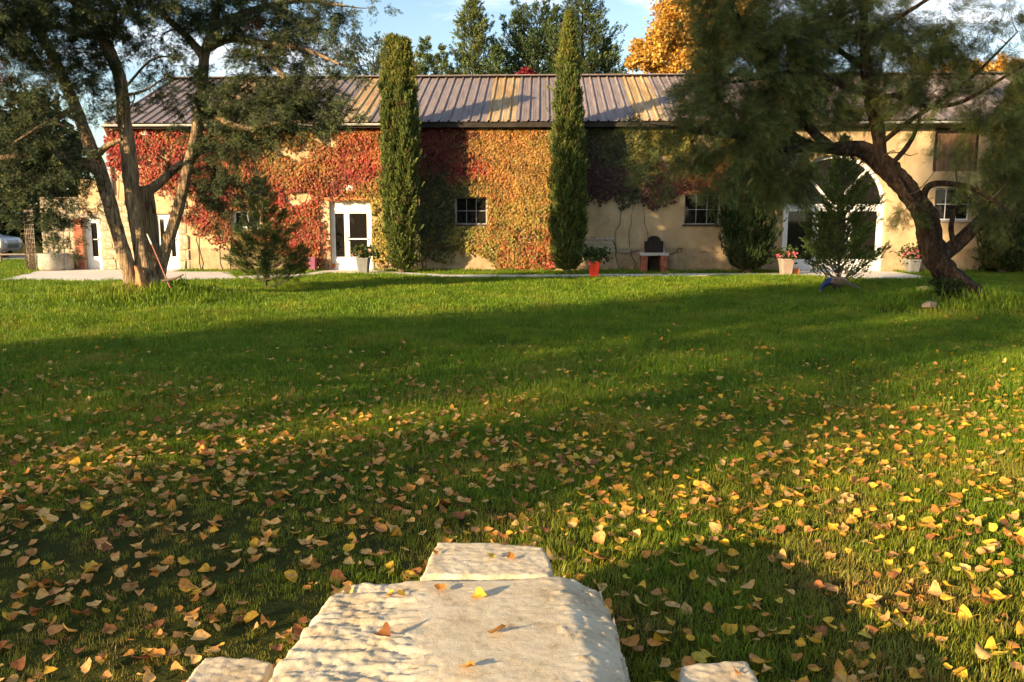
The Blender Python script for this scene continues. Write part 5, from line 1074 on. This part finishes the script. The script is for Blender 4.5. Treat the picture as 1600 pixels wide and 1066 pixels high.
def stone_leaf(px, py, zf, z0, ci, label, s=.9):
    p = gnd(px, py, z0); o = link(bpy.data.objects.new('fallen_leaf', LM[int(rng.integers(0, 22))])); o.location = (p.x, p.y, zf(p.x, p.y)+.014*s); o.rotation_euler = (rng.normal(0, .35), rng.normal(0, .35), rng.uniform(0, 6.3)); o.scale = (s, s, s*1.15)
    o.color = (*LCOL[ci][1], 1); tag(o, label, 'leaf', 'leaves lying on the stones')
stone_leaf(679, 866, s1z, .39, 3, 'small orange-brown leaf at the left end of the far stone seat', .55); stone_leaf(766, 873, s1z, .39, 5, 'greenish yellow leaf in the middle of the far stone seat', .8); stone_leaf(797, 874, s1z, .39, 3, 'orange leaf right of the middle on the far stone seat', .75)
stone_leaf(545, 920, tz, TZ, 0, 'pale leaf on the far left corner of the stone table', .8); stone_leaf(611, 929, tz, TZ, 2, 'left one of two yellow leaves side by side on the table', .7); stone_leaf(627, 929, tz, TZ, 2, 'right one of two yellow leaves side by side on the table', .7); stone_leaf(691, 924, tz, TZ, 3, 'flat orange leaf near the far edge of the stone table', .85); stone_leaf(750, 933, tz, TZ, 2, 'golden leaf right of centre near the table far edge', .95)
stone_leaf(598, 999, tz, TZ, 4, 'curled dark brown leaf on the rough left of the table', 1.0); stone_leaf(776, 995, tz, TZ, 1, 'crumpled reddish brown leaf in the middle of the stone table', 1.25); stone_leaf(734, 1048, tz, TZ, 3, 'orange leaf near the bottom edge on the stone table', .9); stone_leaf(1155, 1055, s3z, .31, 3, 'small amber leaf on the right stone seat', .55)

# ------------------------------------------------------------------ grass
def clump(name, nb, rad, h, w, seed, dry=.12):
    r = np.random.default_rng(seed); V = []; F = []; C = []
    for i in range(nb):
        a = r.uniform(0, 6.28); q = rad*math.sqrt(r.uniform()); b0 = np.array([q*math.cos(a), q*math.sin(a), -.01]); hh = h*r.uniform(.55, 1.25); le = r.uniform(.1, .75)*hh; la_ = r.uniform(0, 6.28)
        ld = np.array([math.cos(la_), math.sin(la_), 0]); s = np.array([-ld[1], ld[0], 0])*w/2*r.uniform(.7, 1.3)
        m_ = b0+ld*le*.35+[0, 0, hh*.6]; t_ = b0+ld*le+[0, 0, hh*(1 if le < .5*hh else .85)]
        k = len(V); V += [b0-s, b0+s, m_+s*.8, m_-s*.8, t_]; F += [(k, k+1, k+2), (k, k+2, k+3), (k+3, k+2, k+4)]
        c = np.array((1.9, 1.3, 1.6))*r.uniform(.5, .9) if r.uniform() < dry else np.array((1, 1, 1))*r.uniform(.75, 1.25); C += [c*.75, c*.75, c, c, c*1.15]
    me = npmesh(name, np.array(V), np.array(F), 'grass_blade', col=np.array(C), obj=False); return bpy.data.objects.new(name, me)
def grass(name, kinds, P, smin, smax, label, tall=None):
    cc = bpy.data.collections.new(name+'_tufts')
    for o in kinds: cc.objects.link(o)
    me = bpy.data.meshes.new(name); n = len(P); me.vertices.add(n); V = np.c_[P, gz(P[:, 0], P[:, 1])].astype(np.float32); me.vertices.foreach_set('co', V.ravel())
    ra_ = me.attributes.new('rot', 'FLOAT_VECTOR', 'POINT'); rv = np.c_[rng.normal(0, .12, n), rng.normal(0, .12, n), rng.uniform(0, 6.28, n)].astype(np.float32); ra_.data.foreach_set('vector', rv.ravel())
    sa = me.attributes.new('scl', 'FLOAT', 'POINT'); sv = rng.uniform(smin, smax, n)*(1+.25*fbm(P[:, 0], P[:, 1], 1.4, 31))
    if tall is not None: sv = sv*tall
    sa.data.foreach_set('value', sv.astype(np.float32))
    o = link(bpy.data.objects.new(name, me)); md = o.modifiers.new('grass', 'NODES'); ng = bpy.data.node_groups.new(name, 'GeometryNodeTree'); md.node_group = ng
    ng.interface.new_socket('Geometry', in_out='INPUT', socket_type='NodeSocketGeometry'); ng.interface.new_socket('Geometry', in_out='OUTPUT', socket_type='NodeSocketGeometry')
    gi = ng.nodes.new('NodeGroupInput'); go = ng.nodes.new('NodeGroupOutput'); ip = ng.nodes.new('GeometryNodeInstanceOnPoints'); ci = ng.nodes.new('GeometryNodeCollectionInfo')
    ci.inputs['Collection'].default_value = cc; ci.inputs['Separate Children'].default_value = True; ci.inputs['Reset Children'].default_value = True; ip.inputs['Pick Instance'].default_value = True
    a1 = ng.nodes.new('GeometryNodeInputNamedAttribute'); a1.data_type = 'FLOAT_VECTOR'; a1.inputs['Name'].default_value = 'rot'
    a2 = ng.nodes.new('GeometryNodeInputNamedAttribute'); a2.data_type = 'FLOAT'; a2.inputs['Name'].default_value = 'scl'
    K = ng.links.new; K(gi.outputs[0], ip.inputs['Points']); K(ci.outputs[0], ip.inputs['Instance']); K(a1.outputs[0], ip.inputs['Rotation']); K(a2.outputs[0], ip.inputs['Scale']); K(ip.outputs[0], go.inputs[0])
    return tag(o, label, 'grass', kind='stuff')
def field(d0, d1, sp, margin):
    out = []
    for d in np.arange(d0, d1, sp): x = np.arange(-.64*d-margin, .64*d+margin, sp); out.append(np.c_[x, np.full(len(x), d)])
    P = np.vstack(out); P += rng.uniform(-.5, .5, P.shape)*sp*1.2
    for poly, mg in STONES: P = P[poly_sd(poly, P[:, 0], P[:, 1]) < -mg+.01]
    for poly in PADS: P = P[poly_sd(poly, P[:, 0], P[:, 1]) < -.03]
    loc = (P[:, 0]-_bo.x)*_ey.x+(P[:, 1]-_bo.y)*_ey.y; uu = (P[:, 0]-_bo.x)*_ex.x+(P[:, 1]-_bo.y)*_ex.y
    P = P[(loc < -.05) | (uu < wu(62))]
    bx, by = gp(1385, 491); P = P[~((((P[:, 0]-bx)/.75)**2+((P[:, 1]-by)/.35)**2) < rng.uniform(.2, 1.1, len(P)))]
    bx, by = gp(60, 880); P = P[~(((((P[:, 0]-bx)/.9)**2+((P[:, 1]-by)/.6)**2) < 1) & (rng.uniform(0, 1, len(P)) < .4))]
    return P
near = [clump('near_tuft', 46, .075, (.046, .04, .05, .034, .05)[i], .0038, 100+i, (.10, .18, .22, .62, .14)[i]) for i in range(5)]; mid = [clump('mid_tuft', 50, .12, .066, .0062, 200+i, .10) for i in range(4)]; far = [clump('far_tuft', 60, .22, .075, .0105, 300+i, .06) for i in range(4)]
def thinned(P):  # drops near-left blades so the shaded grass there looks darker
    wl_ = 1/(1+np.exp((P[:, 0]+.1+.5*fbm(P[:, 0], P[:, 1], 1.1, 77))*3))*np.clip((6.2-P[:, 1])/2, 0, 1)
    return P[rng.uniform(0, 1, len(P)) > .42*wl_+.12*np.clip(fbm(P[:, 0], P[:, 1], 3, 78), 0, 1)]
Pn, Pm, Pf = thinned(field(.2, 7.0, .058, 3.6)), field(7.0, 14.0, .10, 4.0), field(14.0, 34.0, .17, 4.5)
def tallness(P):
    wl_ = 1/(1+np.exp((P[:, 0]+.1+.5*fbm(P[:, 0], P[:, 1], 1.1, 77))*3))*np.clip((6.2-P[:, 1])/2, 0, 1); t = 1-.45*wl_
    for poly, mg in STONES: s = -poly_sd(poly, P[:, 0], P[:, 1]); t += .9*np.exp(-((s-mg)/.06)**2)*rng.uniform(0, 1, len(P))
    for mx, my, h, sx, sy in MOUNDS: t += (1.5 if h > .15 else .5)*np.exp(-((P[:, 0]-mx)/sx*1.2)**2-((P[:, 1]-my)/sy*1.2)**2)*rng.uniform(.2, 1, len(P))
    loc = (P[:, 0]-_bo.x)*_ey.x+(P[:, 1]-_bo.y)*_ey.y; t += 1.0*np.exp(-((loc+.12)/.16)**2)*rng.uniform(.2, 1, len(P))
    return t
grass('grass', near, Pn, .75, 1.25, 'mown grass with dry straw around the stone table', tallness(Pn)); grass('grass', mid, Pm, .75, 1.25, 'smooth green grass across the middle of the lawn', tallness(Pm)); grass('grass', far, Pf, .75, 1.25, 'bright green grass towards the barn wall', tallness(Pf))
